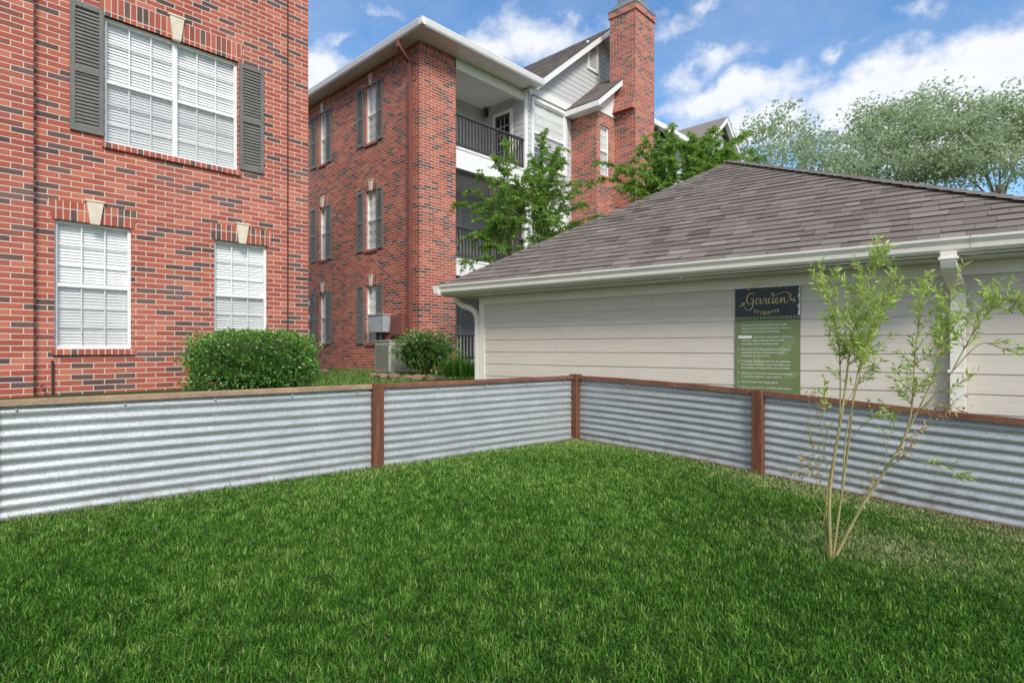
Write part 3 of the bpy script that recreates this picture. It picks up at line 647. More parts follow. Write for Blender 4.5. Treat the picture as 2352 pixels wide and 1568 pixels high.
mb = MB(); pr = [(-.02,-.15), (.0,-.15), (.0,-.125), (.065,-.125), (.085,-.10), (.09,-.06), (.115,-.02), (.115,.0), (.105,.0), (.10,-.012), (.0,-.012), (-.02,-.01)]
mb.sweep(Fr(rg_,(-.45,-OV),(1,0),(0,-1)), [(d_, EZ+z_) for d_, z_ in pr], -.115, 7.65+.115)
mb.sweep(Fr(rg_,(-.45,-OV),(0,1),(-1,0)), [(d_, EZ+z_-.001) for d_, z_ in pr], -.113, 8.2)
gj = Fr(rg_,(-.45,-OV),(1,0),(0,-1)).hit(2240,545,.1)[0]
mb.sweep(Fr(rg_,(-.45,-OV),(1,0),(0,-1)), [(d_*1.03+.001, EZ+z_*1.03+.002) for d_, z_ in pr], gj-.03, gj+.03)
mb.build('gutter', M['cream'], ga)
RISE = 2.15; H1 = (2.95, 3.0); H2 = (2.95, 4.4); x0, y0 = -.45, -OV
mb = MB()
sl1 = math.hypot(3.4, RISE); shingles(mb, (x0,y0-.03,EZ-.005), (1,0,0), (0,3.4,RISE), [(0,0), (7.65,0), (3.4,sl1)], .142, (.13,.34), .015)
shingles(mb, (x0-.03,y0,EZ-.005), (0,1,0), (3.4,0,RISE), [(0,0), (8.2,0), (4.8,sl1), (3.4,sl1)], .142)
sl2 = math.hypot(4.25, RISE); shingles(mb, (ER,y0,EZ), (0,1,0), (-4.25,0,RISE), [(0,0), (8.2,0), (4.8,sl2), (3.4,sl2)], .142)
mb.face([(x0,BK,EZ), (ER,BK,EZ), (H2[0],H2[1],EZ+RISE)], .4)
rf = mb.build('roof', M['shingle'], ga)
mb = MB(); ap = (H1[0],H1[1],EZ+RISE)
hipcaps(mb, (x0,y0,EZ), ap, (1,-.5,-.316), (-.5,1,-.316)); hipcaps(mb, (ER,y0,EZ), ap, (-1,-.6,.0), (.6,1,-.3)); hipcaps(mb, ap, (H2[0],H2[1],EZ+RISE), (-1,0,-.63), (1,0,-.5))
mb.build('hip_cap', M['shingle'], rf)
dsa = fW.hit(2206,800,.05)[0]
mb = MB(); zt = EZ-.12
pth = [fW.L(dsa-.09,OV+.05,zt), fW.L(dsa-.09,OV+.05,zt-.08)]
for k in range(1, 9):
    s_ = k/8; e_ = s_*s_*(3-2*s_); pth.append(fW.L(dsa-.09+.07*e_,OV+.05-(OV-.02)*e_,zt-.08-.22*s_-.03*e_))
pth += [fW.L(dsa-.02,.066,zt-.50), fW.L(dsa-.02,.066,-.45)]
mb.rtube(pth, .120, .085, (1,0,0))
mb.fbox(fW, dsa-.165, dsa-.015, OV+.0, OV+.105, zt-.07, zt-.045)
for zz in (1.32, .75, -.1): mb.fbox(fW, dsa-.100, dsa+.060, .014, .114, zz, zz+.03)
mb.build('downspout', M['cream'], ga, bevel=.008)
mb = MB(); mb.rtube([fGL.L(-.02,.47,zt), fGL.L(-.02,.47,zt-.06), fGL.L(-.02,.44,zt-.12), fGL.L(-.01,.36,zt-.17), fGL.L(.0,.22,zt-.21), fGL.L(.01,.13,zt-.27), fGL.L(.02,.085,zt-.37), fGL.L(.02,.08,zt-.5), fGL.L(.02,.08,-.3)], .085, .085, (0,1,0)); mb.build('downspout', M['cream'], ga, bevel=.014)

# ------------------------------------------------------------ sign
sa, sz = fW.hit(1690,650); sa2 = fW.hit(1839,642)[0]; SW = sa2-sa; ztop = (fW.hit(1690,648)[1]+fW.hit(1838,640)[1])/2
zblk = fW.hit(1765,735)[1]; SH = 1.40
cg, sg_ = math.cos(GA), math.sin(GA); lx, ly = sa, -.016
sloc = (rg_[0]+lx*cg-ly*sg_, rg_[1]+lx*sg_+ly*cg, ztop-SH)
si = empty('garden_sign', sloc, GA, 'black and green community garden rules sign fixed to the garage siding', 'sign')
H = SH; BH = ztop-zblk
class SF:
    @staticmethod
    def L(a, d, z): return (a, -d, z)
mb = MB(); mb.fbox(SF, 0, SW, 0, .006, 0, H-BH); mb.build('rules_panel', M['signgreen'], si)
mb = MB(); mb.fbox(SF, 0, SW, 0, .008, H-BH, H); mb.build('title_panel', M['signblack'], si)
def text(body, size, fit=None, shear=0., off=.012):
    cu = bpy.data.curves.new('t', 'FONT'); cu.body = body; cu.size = size; cu.shear = shear; cu.resolution_u = 3; cu.offset = size*off
    ob = bpy.data.objects.new('t', cu); COL.objects.link(ob); dg = bpy.context.evaluated_depsgraph_get(); dg.update()
    me = bpy.data.meshes.new_from_object(ob.evaluated_get(dg)); bpy.data.objects.remove(ob)
    vs = [(v.co.x, v.co.y) for v in me.vertices]; fs = [tuple(p.vertices) for p in me.polygons]; bpy.data.meshes.remove(me)
    if fit and vs:
        wm = max(v[0] for v in vs); k = fit/wm if wm > fit else 1.; vs = [(v[0]*k, v[1]) for v in vs]
    return vs, fs
def add_text(mb, vf, fn):
    vs, fs = vf; i = len(mb.v); mb.v += [fn(*v) for v in vs]; mb.f += [tuple(i+k for k in f) for f in fs]; mb.t += [.5]*len(fs)
rules = [('1.', ['Pets should be kept leashed and a safe', 'distance from the planting areas. Any pet', 'wastes should not be left behind.']),
 ('', ['should be supervised at all times,', 'both for safety reasons and to avoid', "damaging others' planting areas."]),
 ('3.', ['Plots should be kept weeded and tidy to', 'avoid the spread of disease and pest', 'problems to other plots.']),
 ('4.', ['Pesticides and fungicides are not allowed.', 'If a problem arises contact the office and', 'the landscapers can address it as needed.']),
 ('5.', ['Sharing of the bounty requires permission!', "If you didn't plant it - don't pick it!"]),
 ('6.', ['Avoid invasive and illegal plants.']), ('7.', ['Keep an eye out for vandalism and report'])]
zc = H-BH-.062
for num, lines in rules:
    if num:
        mb = MB(); add_text(mb, text(num, .030, None, 0, 0), lambda x_, y_: (.03+x_, -.0085, zc+y_)); mb.build('rule_number', M['letter'], si)
    for i, ln_ in enumerate(lines):
        mb = MB(); off = .07
        if num == '' and i == 0:
            off = .20; bar = MB(); bar.fbox(SF, .035, .185, .0062, .0085, zc-.003, zc+.026); bar.build('blank_patch', M['letter'], si)
        add_text(mb, text(ln_, .031, SW-.05-off, 0, 0), lambda x_, y_, zz=zc, oo=off: (oo+x_, -.0085, zz+y_)); zc -= .0375
        mb.build('rule_text', M['letter'], si)
    zc -= .024
for cx_, cz_, an_, L_ in ((SW*.80, (H-BH)*.55, .9, .30), (SW*.62, (H-BH)*.40, 2.2, .24), (SW*.88, (H-BH)*.33, .3, .2)):
    mb = MB(); pts = []
    for k in range(20):
        t_ = k/19; w_ = .18*L_*math.sin(math.pi*t_); pts.append((t_*L_, w_))
    pts += [(p[0], -p[1]) for p in pts[::-1]]
    mb.face([(min(SW-.01, cx_+p[0]*math.cos(an_)-p[1]*math.sin(an_)-.1), -.0066-.0002*L_*10, cz_+p[0]*math.sin(an_)+p[1]*math.cos(an_)) for p in pts])
    mb.build('leaf_motif', M['signpale'], si)
def arc_text(body, r, cx_, cz_, a0, a1, size, inv=False):
    mb = MB(); n_ = len(body)
    for i, ch_ in enumerate(body):
        an_ = a0+(a1-a0)*i/(n_-1); vs, fs = text(ch_, size)
        if not vs: continue
        wch = max(v[0] for v in vs)+min(v[0] for v in vs); rot = an_-math.pi/2 if not inv else an_+math.pi/2
        px_, pz_ = cx_+r*math.cos(an_), cz_+r*math.sin(an_)*.55
        rot = rot*.7 if not inv else (rot-2*math.pi if rot > math.pi else rot)*.7
        add_text(mb, (vs, fs), lambda x_, y_: (px_+(x_-wch/2)*math.cos(rot)-y_*math.sin(rot), -.0105, pz_+(x_-wch/2)*math.sin(rot)+y_*math.cos(rot)))
    return mb
cz0 = H-BH*.50
arc_text('COMMUNITY', SW*.30, SW*.46, cz0+.058, R(142), R(38), .050).build('title_text', M['gold'], si)
arc_text('ETIQUETTE', SW*.30, SW*.5, cz0-.045, R(232), R(308), .048, True).build('title_text', M['gold'], si)
def cr(P, n_=8):
    P = [Vector((*p, 0)) for p in P]; out = []
    for i in range(len(P)-1):
        p0, p1, p2, p3 = P[max(i-1,0)], P[i], P[i+1], P[min(i+2,len(P)-1)]
        for k in range(n_):
            t_ = k/n_; out.append(.5*((2*p1)+(p2-p0)*t_+(2*p0-5*p1+4*p2-p3)*t_*t_+(3*p1-p0-3*p2+p3)*t_**3))
    return out+[P[-1]]
strokes = [[(2.7,3.0),(2.3,3.6),(1.3,3.4),(.5,2.4),(.7,1.0),(1.6,.7),(2.3,1.6),(2.3,2.1),(1.5,2.0)], [(2.3,2.1),(2.2,.3),(1.5,-.8),(.4,-.7),(-.5,.4)],
 [(4.3,1.9),(3.5,2.0),(3.0,1.2),(3.3,.6),(4.0,.9),(4.4,1.9),(4.3,.9),(4.6,.6),(5.0,1.0),(5.3,2.1),(5.5,1.8),(6.0,1.9),(5.8,.9),(6.1,.6),(6.5,1.0)],
 [(7.6,1.9),(6.9,2.0),(6.5,1.2),(6.8,.6),(7.4,.9),(7.9,2.2),(8.0,3.1),(7.6,3.4),(7.4,3.0),(8.2,2.7),(9.6,3.2),(11.2,3.4),(12.4,2.8),(12.3,2.1),(11.7,2.3)],
 [(7.8,1.9),(7.7,.9),(8.0,.6),(8.4,1.0),(9.2,1.5),(9.0,2.0),(8.5,1.7),(8.5,.9),(9.0,.6),(9.6,1.1),(9.9,2.0),(9.9,.7),(10.3,1.8),(10.8,1.9),(10.8,.8),(11.2,.6),(12.2,1.3),(13.1,1.2)]]
mb = MB(); sc_ = SW*.82/14.6
for s_ in strokes:
    P = cr(s_)
    for i in range(len(P)-1):
        a_, b_ = P[i], P[i+1]; t_ = (b_-a_)
        if t_.length < 1e-6: continue
        w_ = .10+.13*max(0, -t_.normalized().y)
        nn = Vector((-t_.y, t_.x, 0)).normalized()*w_*.62; e_ = t_*.12
        q4 = [a_-nn-e_, b_-nn+e_, b_+nn+e_, a_+nn-e_]
        mb.face([(SW*.09+(p.x+1.3)*sc_, -.0105-.00002*i, cz0-.065+p.y*sc_*1.1) for p in q4])
for lx_, lz_, an_ in ((-.6,.5,2.0), (-.6,.5,.8), (-.7,.4,3.3), (13.0,1.2,.9), (13.0,1.2,-.5), (12.9,1.2,2.2)):
    pts = [(0,0), (.4,.2), (1.0,0), (.4,-.2)]
    mb.face([(SW*.09+(lx_+1.3+p[0]*math.cos(an_)-p[1]*math.sin(an_))*sc_, -.0108, cz0-.065+(lz_+p[0]*math.sin(an_)+p[1]*math.cos(an_))*sc_*1.1) for p in pts])
mb.build('script_title', M['gold'], si)
mb = MB(); nO = 18
for i in range(nO):
    cx_ = SW*(i+.5)/nO
    for k in range(8):
        a_, b_ = 2*math.pi*k/8, 2*math.pi*(k+1)/8
        mb.face([(cx_+r_*math.cos(t_), -.0095, H-BH+.026+r_*math.sin(t_)) for r_, t_ in ((.008,a_), (.008,b_), (.017,b_), (.017,a_))])
mb.build('border_ornament', M['signpale'], si)
mb = MB()
for z_ in (np.arange(H-BH+.05, H-.06, .022)):
    w_ = random.uniform(.004,.03); mb.face([(SW-w_,-.0092,z_), (SW-.002,-.0092,z_-.003), (SW-.002,-.0092,z_+.021), (SW-w_*random.uniform(.4,1),-.0092,z_+.02)])
mb.build('worn_edge', M['letter'], si)

# ------------------------------------------------------------ corrugated fence
fe = empty('garden_fence', (F0.x, F0.y, 0), 0, 'low corrugated metal garden fence with red brown wooden posts meeting at a corner', 'fence')
FH = .69
def fpos(dr, l, off, z, zfun):
    nrm = Vector((-dr.y, dr.x)) if dr is RD else Vector((dr.y, -dr.x))
    if nrm.y > 0: nrm = -nrm
    return (dr.x*l+nrm.x*off, dr.y*l+nrm.y*off, zfun(l)+z)
zL = lambda l: 0.0
zR = lambda l: -.04*l*min(1, max(0, (.69+RD.x*l-.3)/2.5)) if l > 0 else 0
def fbx(mb, dr, l0, l1, o0, o1, z0, z1, zf):
    P = lambda l, o, z: fpos(dr, l, o, z, zf)
    mb.hexa([P(l0,o0,z0),P(l1,o0,z0),P(l1,o1,z0),P(l0,o1,z0)], [P(l0,o0,z1),P(l1,o0,z1),P(l1,o1,z1),P(l0,o1,z1)])
NL = -LD
def post(dr, l, zf, w=.09, extra=.0):
    mb = MB(); fbx(mb, dr, l-w/2, l+w/2, -.055, .04, -.25, FH+extra, zf); mb.build('post', M['wood'], fe, bevel=.006)
def panel(dr, l0, l1, zf, seed):
    nl, nc, sg = 48, 10, 10; nz_ = nc*sg; V = []; Fc = []
    for i in range(nl+1):
        l = l0+(l1-l0)*i/nl
        for j in range(nz_+1):
            z = -.005+(FH-.025)*j/nz_; ph_ = 2*math.pi*j/sg
            wob = .006*mnoise.noise((l*1.2, z*1.8, seed))+.0022*mnoise.noise((l*4.5, z*7, seed+5))
            V.append(fpos(dr, l, -.018+.0058*(1+.25*mnoise.noise((l*1.5, z*4, seed+9)))*math.sin(ph_)+wob, z+.005*mnoise.noise((l*.8, seed, 0)), zf))
    m_ = nz_+1
    for i in range(nl):
        for j in range(nz_): Fc.append((i*m_+j, (i+1)*m_+j, (i+1)*m_+j+1, i*m_+j+1))
    mb = MB(); mb.v = V; mb.f = Fc; mb.t = [.5]*len(Fc); pn = mb.build('corrugated_panel', M['galv'], fe, smooth=True)
    for l in np.arange(l0+.14, l1-.05, .52):
        mb = MB(); mb.tube([fpos(dr, l, -.012, FH-.062, zf), fpos(dr, l, .004, FH-.062, zf), fpos(dr, l, .006, FH-.062, zf)], [.0065,.0065,.004], 6); mb.build('screw', M['grey'], pn)
LS = [(0, 2.335), (2.335, 4.72), (4.72, 7.1)]
for i, (l0, l1) in enumerate(LS):
    panel(NL, l0+.03, l1-.03, zL, i*3.1)
    mb = MB(); fbx(mb, NL, l0+.046, l1-.046, -.055, .012, FH-.042, FH-.004, zL); mb.build('cap_rail', M['woodtan' if i else 'woodrail'], fe, bevel=.005)
    mb = MB(); fbx(mb, NL, l0+.046, l1-.046, -.060, -.031, -.06, .05, zL); mb.build('bottom_rail', M['wood'], fe)
    post(NL, l1, zL)
RSx = [(0, 1.985), (1.985, 4.42), (4.42, 6.8)]
for i, (l0, l1) in enumerate(RSx):
    panel(RD, l0+.03, l1-.03, zR, 20+i*2.7)
    k = 4
    mb = MB()
    for s_ in range(k): fbx(mb, RD, l0+.046+(l1-l0-.092)*s_/k, l0+.046+(l1-l0-.092)*(s_+1)/k, -.055, .012, FH-.042, FH-.004, zR)
    mb.build('cap_rail', M['woodrail'], fe)
    mb = MB()
    for s_ in range(k): fbx(mb, RD, l0+.046+(l1-l0-.092)*s_/k, l0+.046+(l1-l0-.092)*(s_+1)/k, -.028, .006, -.09, .004, zR)
    mb.build('bottom_rail', M['wood'], fe); post(RD, l1, zR)
mb = MB(); a_ = math.atan2(RD.y, RD.x)
pts = [(math.cos(a_+t_)*.072, math.sin(a_+t_)*.072) for t_ in (math.pi/4, 3*math.pi/4, 5*math.pi/4, 7*math.pi/4)]
mb.hexa([(p[0],p[1],-.25) for p in pts], [(p[0],p[1],FH+.012) for p in pts]); mb.build('post', M['wood'], fe, bevel=.006)

# ------------------------------------------------------------ plants
def leaf_obj(name, P, D, ln, wd, m, parent, tone, droop=.15):
    P = np.asarray(P, float); D = np.asarray(D, float); N = len(P)
    D = D/np.maximum(np.linalg.norm(D, axis=1, keepdims=True), 1e-6)
    rv = rng.normal(size=(N,3)); sd = np.cross(D, rv); sd /= np.maximum(np.linalg.norm(sd, axis=1, keepdims=True), 1e-6)
    ln = np.broadcast_to(ln, N)[:, None]; wd = np.broadcast_to(wd, N)[:, None]
    dz = np.array([0,0,-1.])*ln*droop
    mid = P+D*ln*.45
    V = np.stack([P, mid+sd*wd*.5, P+D*ln+dz, mid-sd*wd*.5], 1)
    return np_mesh(name, V, 4, m, parent, tone)
def bez(p0, p1, p2, n_=10):
    return [p0*(1-t_)**2+p1*2*t_*(1-t_)+p2*t_*t_ for t_ in [k/n_ for k in range(n_+1)]]
def shoot_tree(label, base, tips, leafL, leafW, lpm, mat_, bark, group=None, fork=1.6, start=.35, lean=.8, nm='crape_myrtle'):
    base = Vector(base); root = empty(nm, base, 0, label, 'tree', group)
    tr = MB(); br = MB(); P = []; D = []; T = []
    stems = []
    for k in range(4):
        a_ = 2*math.pi*k/4+.5; top = Vector((math.cos(a_)*.35, math.sin(a_)*.35, fork+random.uniform(-.2,.3)))
        path = bez(Vector((math.cos(a_)*.07, math.sin(a_)*.07, -.1)), Vector((math.cos(a_)*.1, math.sin(a_)*.1, fork*.6)), top, 6)
        tr.tube(path, [.05-.003*i for i in range(7)], 7); stems.append(top)
    for tp in tips:
        tp = Vector(tp)-base; s0 = min(stems, key=lambda s_: (Vector((s_.x*3, s_.y*3, 0))-Vector((tp.x, tp.y, 0))).length)
        ctl = Vector((s0.x+(tp.x-s0.x)*.35, s0.y+(tp.y-s0.y)*.35, s0.z+(tp.z-s0.z)*lean+.25))
        path = bez(s0, ctl, tp, 14); L_ = sum((path[i+1]-path[i]).length for i in range(14))
        br.tube(path, [.012*(1-.85*i/14) for i in range(15)], 5)
        subs = [(path, start, 1.)]
        for k in range(int(L_*5.5)):
            i = random.randint(4, 13); t_ = (path[i+1]-path[i]).normalized()
            dv = (t_*1.1+Vector((random.gauss(0,.7), random.gauss(0,.7), random.gauss(.0,.3)))).normalized(); sl_ = random.uniform(.3,.75)*(1.15-i/18)
            e = path[i]+dv*sl_+Vector((0,0,-.30*sl_)); sp2 = bez(path[i], path[i]+dv*sl_*.55+Vector((0,0,.08)), e, 6)
            br.tube(sp2, [.0045*(1-.8*j/6) for j in range(7)], 4); subs.append((sp2, .08, 1.15))
        for pa, st_, dn in subs:
            ll = sum((pa[i+1]-pa[i]).length for i in range(len(pa)-1)); cnt = int(ll*(1-st_)*lpm*dn); tw = random.gauss(0,.1)
            for k in range(cnt):
                u = st_+(1-st_)*(k+random.random())/max(cnt,1); f = u*(len(pa)-1); i = min(int(f), len(pa)-2)
                p = pa[i].lerp(pa[i+1], f-i); t_ = (pa[i+1]-pa[i]).normalized(); s_ = t_.cross(Vector((random.gauss(0,.5), random.gauss(0,.5), 1.))).normalized()*(1 if k % 2 else -1)
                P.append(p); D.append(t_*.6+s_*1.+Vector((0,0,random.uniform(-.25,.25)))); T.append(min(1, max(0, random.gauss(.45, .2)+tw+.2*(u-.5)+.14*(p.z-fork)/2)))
    tr.build('trunk', bark, root, True); br.build('branch', bark, root, True)
    N = len(P); leaf_obj('crown', P, D, rng.uniform(leafL*.6, leafL*1.15, N), rng.uniform(leafW*.7, leafW*1.1, N), mat_, root, np.array(T))
    return root
def thicken(tips, n_, dx, dy, dd):      # extra shoots between the measured ones
    out = list(tips)
    for k in range(n_):
        a_, b_ = random.choice(tips), random.choice(tips); f = random.uniform(.15,.6)
        out.append((a_[0]+(b_[0]-a_[0])*f+random.gauss(0,dx), a_[1]+(b_[1]-a_[1])*f+random.gauss(0,dy)+8, a_[2]+(b_[2]-a_[2])*f+random.gauss(0,dd)))
    return out
t1 = [(1045,470,12.2),(1060,545,11.9),(1045,605,11.8),(1100,400,12.6),(1130,360,12.9),(1150,430,12.0),(1160,320,12.4),(1190,420,12.2),(1215,390,12.9),(1240,400,12.0),(1248,330,12.6),(1250,305,12.7),
      (1285,380,12.4),(1270,440,13.1),(1310,420,12.5),(1345,470,12.4),(1360,420,13.0),(1230,480,11.8),(1180,500,11.7),(1130,520,12.0),(1290,520,12.0),(1110,480,12.6),(1215,440,13.2),(1325,520,12.9),(1160,450,13.2),(1255,500,12.1),(1200,530,11.9),(1100,570,12.2),(1270,560,11.8),(1160,570,11.8),(1220,560,11.6),(1080,440,12.3),(1340,540,12.3)]
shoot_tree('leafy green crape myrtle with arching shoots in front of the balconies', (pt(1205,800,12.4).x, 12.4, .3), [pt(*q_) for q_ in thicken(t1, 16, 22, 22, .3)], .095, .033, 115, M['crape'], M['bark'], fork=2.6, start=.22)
t2 = [(1375,410,16),(1365,370,15.6),(1420,380,15.8),(1410,430,15.5),(1455,370,15.9),(1480,320,16.4),(1500,345,15.7),(1530,300,16.),(1545,290,16.3),(1560,325,15.6),(1590,310,16.2),(1620,320,15.9),(1640,295,16.5),(1655,325,16),(1700,320,16.2),(1745,340,16.4),
      (1690,370,15.8),(1440,420,15.6),(1490,400,15.4),(1540,370,15.4),(1600,370,15.4),(1520,430,15.4),(1640,380,15.5),(1575,400,15.2),(1470,440,15.3),(1725,305,16.6),(1580,360,16.5),(1620,360,16.6),(1550,390,16.2),(1760,360,16.2),(1670,350,15.5)]
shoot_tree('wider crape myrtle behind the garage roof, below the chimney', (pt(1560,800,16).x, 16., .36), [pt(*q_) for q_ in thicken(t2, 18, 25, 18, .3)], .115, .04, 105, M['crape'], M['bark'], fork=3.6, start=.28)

def clump_tree(label, base, crowns, nclump, per, leaf, group, csz=.5):
    base = Vector(base); root = empty('oak_tree', base, 0, label, 'tree', group); tr = MB()
    th = (min(c[0][2]-c[1][2] for c in crowns)-base.z)+.6
    tr.tube([(0,0,-.2), (.1,.05,th*.5), (.0,.1,th)], [.38,.3,.24], 10); tr.build('trunk', M['darkbark'], root, True)
    br = MB(); P = []; D = []; T = []
    g_ = lambda s_: max(-1.5*s_, min(1.5*s_, random.gauss(0, s_)))
    for c, rr in crowns:
        c = Vector(c)-base
        br.tube(bez(Vector((0,.1,th*.85)), Vector((c.x*.4, c.y*.4+.6, th+.4*(c.z-th))), c+Vector((0,.8,-.3)), 8), [.09-.010*i for i in range(9)], 6)
        for k in range(int(nclump*rr[0]*rr[2]/6)):
            v = Vector((random.gauss(0,1), random.gauss(0,1), random.gauss(0,1))).normalized(); rad = random.uniform(.2,1)**.5*(1+.55*mnoise.noise(v*2.4+c))
            q_ = c+Vector((v.x*rr[0]*1.1, v.y*rr[1], v.z*rr[2]))*rad
            if random.random() < .1: br.tube([c+(q_-c)*.4, c+(q_-c)*.7+Vector((0,0,.1)), q_], [.025,.015,.008], 4)
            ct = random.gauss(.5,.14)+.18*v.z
            cs_ = csz*random.uniform(.4,1.2)
            for j in range(per):
                o_2 = Vector((g_(cs_), g_(cs_), g_(cs_*.6)))
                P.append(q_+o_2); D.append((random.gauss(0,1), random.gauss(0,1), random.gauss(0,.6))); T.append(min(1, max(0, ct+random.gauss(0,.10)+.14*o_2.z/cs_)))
    br.build('branch', M['darkbark'], root, True); N = len(P)
    leaf_obj('crown', P, D, rng.uniform(leaf*.6, leaf*1.3, N), rng.uniform(leaf*.35, leaf*.65, N), M['oak'], root, np.array(T)); return root
def cr_(px, py, d, rx, rz): c = pt(px, py, d); k = d/FP; return ((c.x, c.y, c.z), (rx*k, rx*k*.8, rz*k))
clump_tree('small airy pale oak just left of the big oaks behind the garage', (pt(1800,800,34).x, 34, .2), [cr_(1745,325,34,60,50), cr_(1815,300,33,65,55), cr_(1880,335,34,65,50), cr_(1790,375,33,120,45), cr_(1900,380,34,80,40)], 58, 40, .24, 'oaks behind the garage', .5)
clump_tree('pale grey green oak standing behind the right of the garage roof ridge', (pt(2040,800,38).x, 38, .2), [cr_(1985,340,37,90,75), cr_(2060,300,38,85,65), cr_(2000,265,38,50,45), cr_(2130,325,37,95,85), cr_(2140,255,39,60,55), cr_(2060,385,37,150,50)], 74, 48, .25, 'oaks behind the garage', .58)
clump_tree('tallest pale oak at the right edge above the garage roof', (pt(2300,800,36).x, 36, .2), [cr_(2250,320,36,90,80), cr_(2330,270,36,85,75), cr_(2235,250,37,55,50), cr_(2400,290,36,110,100), cr_(2290,385,35,140,50), cr_(2190,360,36,90,65)], 74, 48, .25, 'oaks behind the garage', .58)

def bush(name, label, loc, rx, ry, h, nleaf, leaf, m, boxy=2.6, rz=0., z0=.0, hollow=.9, rag=.12):
    root = empty(name, (loc[0], loc[1], loc[2]), rz, label, 'shrub')
    st = MB()
    for k in range(9):
        a_ = random.uniform(0, 6.28); st.tube([(random.uniform(-.2,.2)*rx, random.uniform(-.2,.2)*ry, -.03), (math.cos(a_)*rx*.3, math.sin(a_)*ry*.3, h*.35), (math.cos(a_)*rx*.6, math.sin(a_)*ry*.6, h*.7)], [.018,.012,.005], 5)
    st.build('stem', M['bark'], root, True)
    v = rng.normal(size=(nleaf,3)); v /= np.linalg.norm(v, axis=1, keepdims=True)
    se = (np.abs(v)**boxy).sum(1)**(-1/boxy)
    nzv = np.array([mnoise.noise(Vector(q_)*2.6+Vector(loc))+.6*mnoise.noise(Vector(q_)*6) for q_ in v])
    rad = se*(1+rag*nzv)*np.where(rng.random(nleaf) < hollow, rng.uniform(.84,1.07,nleaf), rng.uniform(.45,.9,nleaf))
    c = h*.5+z0*.5; P = v*rad[:, None]*np.array([rx,ry,(h-z0)*.5])+np.array([0,0,c])
    D = v+rng.normal(size=v.shape)*.55+np.array([0,0,.35])
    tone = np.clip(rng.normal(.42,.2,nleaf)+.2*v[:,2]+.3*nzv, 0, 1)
    leaf_obj('foliage', P, D, rng.uniform(leaf*.7,leaf*1.2,nleaf), rng.uniform(leaf*.45,leaf*.7,nleaf), m, root, tone)
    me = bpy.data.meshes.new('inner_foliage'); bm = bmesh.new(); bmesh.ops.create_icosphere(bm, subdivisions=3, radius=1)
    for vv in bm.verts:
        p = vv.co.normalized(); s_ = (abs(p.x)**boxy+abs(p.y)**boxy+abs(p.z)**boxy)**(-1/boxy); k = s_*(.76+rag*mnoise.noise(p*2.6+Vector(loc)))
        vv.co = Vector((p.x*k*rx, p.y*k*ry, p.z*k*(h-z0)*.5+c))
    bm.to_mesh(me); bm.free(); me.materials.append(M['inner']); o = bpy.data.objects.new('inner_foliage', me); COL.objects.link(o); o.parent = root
    return root
hx = pt(586,800,8.0)
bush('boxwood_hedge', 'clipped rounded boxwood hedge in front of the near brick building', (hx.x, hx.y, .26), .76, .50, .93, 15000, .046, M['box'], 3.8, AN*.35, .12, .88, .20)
hx = pt(975,800,13.3)
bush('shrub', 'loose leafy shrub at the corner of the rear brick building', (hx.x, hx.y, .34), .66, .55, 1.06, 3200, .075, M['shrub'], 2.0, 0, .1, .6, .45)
hx = pt(1056,800,12.3); root = empty('grass_clump', (hx.x, hx.y, .34), 0, 'strappy dark green grass clump beside the garage corner', 'plant'); N = 900
xx = rng.normal(0,.16,N); yy = rng.normal(0,.14,N)
blades('leaf_blade', xx, yy, rng.uniform(.3,.55,N), rng.uniform(.012,.02,N), M['grass'], np.clip(rng.normal(.36,.2,N),0,1), np.zeros(N), .5, np.zeros(N), root)
for i, (px, d, s_) in enumerate(((880,12.0,.10),(905,11.7,.12),(935,11.5,.09),(960,11.3,.12),(990,11.1,.10),(1015,10.9,.09),(740,13.6,.14),(860,12.4,.09))):
    c = pt(px,800,d); bm = bmesh.new(); bmesh.ops.create_icosphere(bm, subdivisions=3, radius=1)
    for vv in bm.verts: vv.co *= 1+.35*mnoise.noise(vv.co*1.3+Vector((i*3.3,0,0))); vv.co = Vector((vv.co.x*s_*1.3, vv.co.y*s_, vv.co.z*s_*.65))
    me = bpy.data.meshes.new('edging_stone'); bm.to_mesh(me); bm.free(); me.materials.append(M['rock'])
    o = bpy.data.objects.new('edging_stone', me); COL.objects.link(o); o.location = (c.x, c.y, float(gz(c.x,c.y))+s_*.35); o.rotation_euler = (0,0,i*1.3)
    tag(o, 'rough brown edging stone around the planting bed by the rear building', 'stone', 'stones edging the planting bed')

# ------------------------------------------------------------ condenser
c = pt(902,800,14.4); root = empty('air_conditioner', (c.x, c.y, .34), AN, 'beige outdoor air conditioning condenser beside the rear brick wall', 'air conditioner')
mb = MB(); mb.box(-.40,.40,-.40,.40,.0,.06); mb.build('pad', M['rock'], root)
mb = MB(); mb.box(-.32,.32,-.32,.32,.06,.80); bd = mb.build('cabinet', M['acbeige'], root, bevel=.02)
mb = MB()
for k in range(22):
    z = .12+k*.028
    mb.box(-.326,-.321,-.27,.27,z,z+.014); mb.box(-.27,.27,-.326,-.321,z,z+.014)
mb.build('louvre', M['aclouvre'], bd)
mb = MB(); mb.box(-.335,.335,-.335,.335,.80,.84); mb.build('top_cover', M['acbeige'], root, bevel=.012)
mb = MB()
for k in range(1, 8): mb.tube([(math.cos(t_)*.035*k, math.sin(t_)*.035*k, .85) for t_ in [2*math.pi*j/20 for j in range(21)]], .004, 4)
mb.build('fan_guard', M['rail'], root)

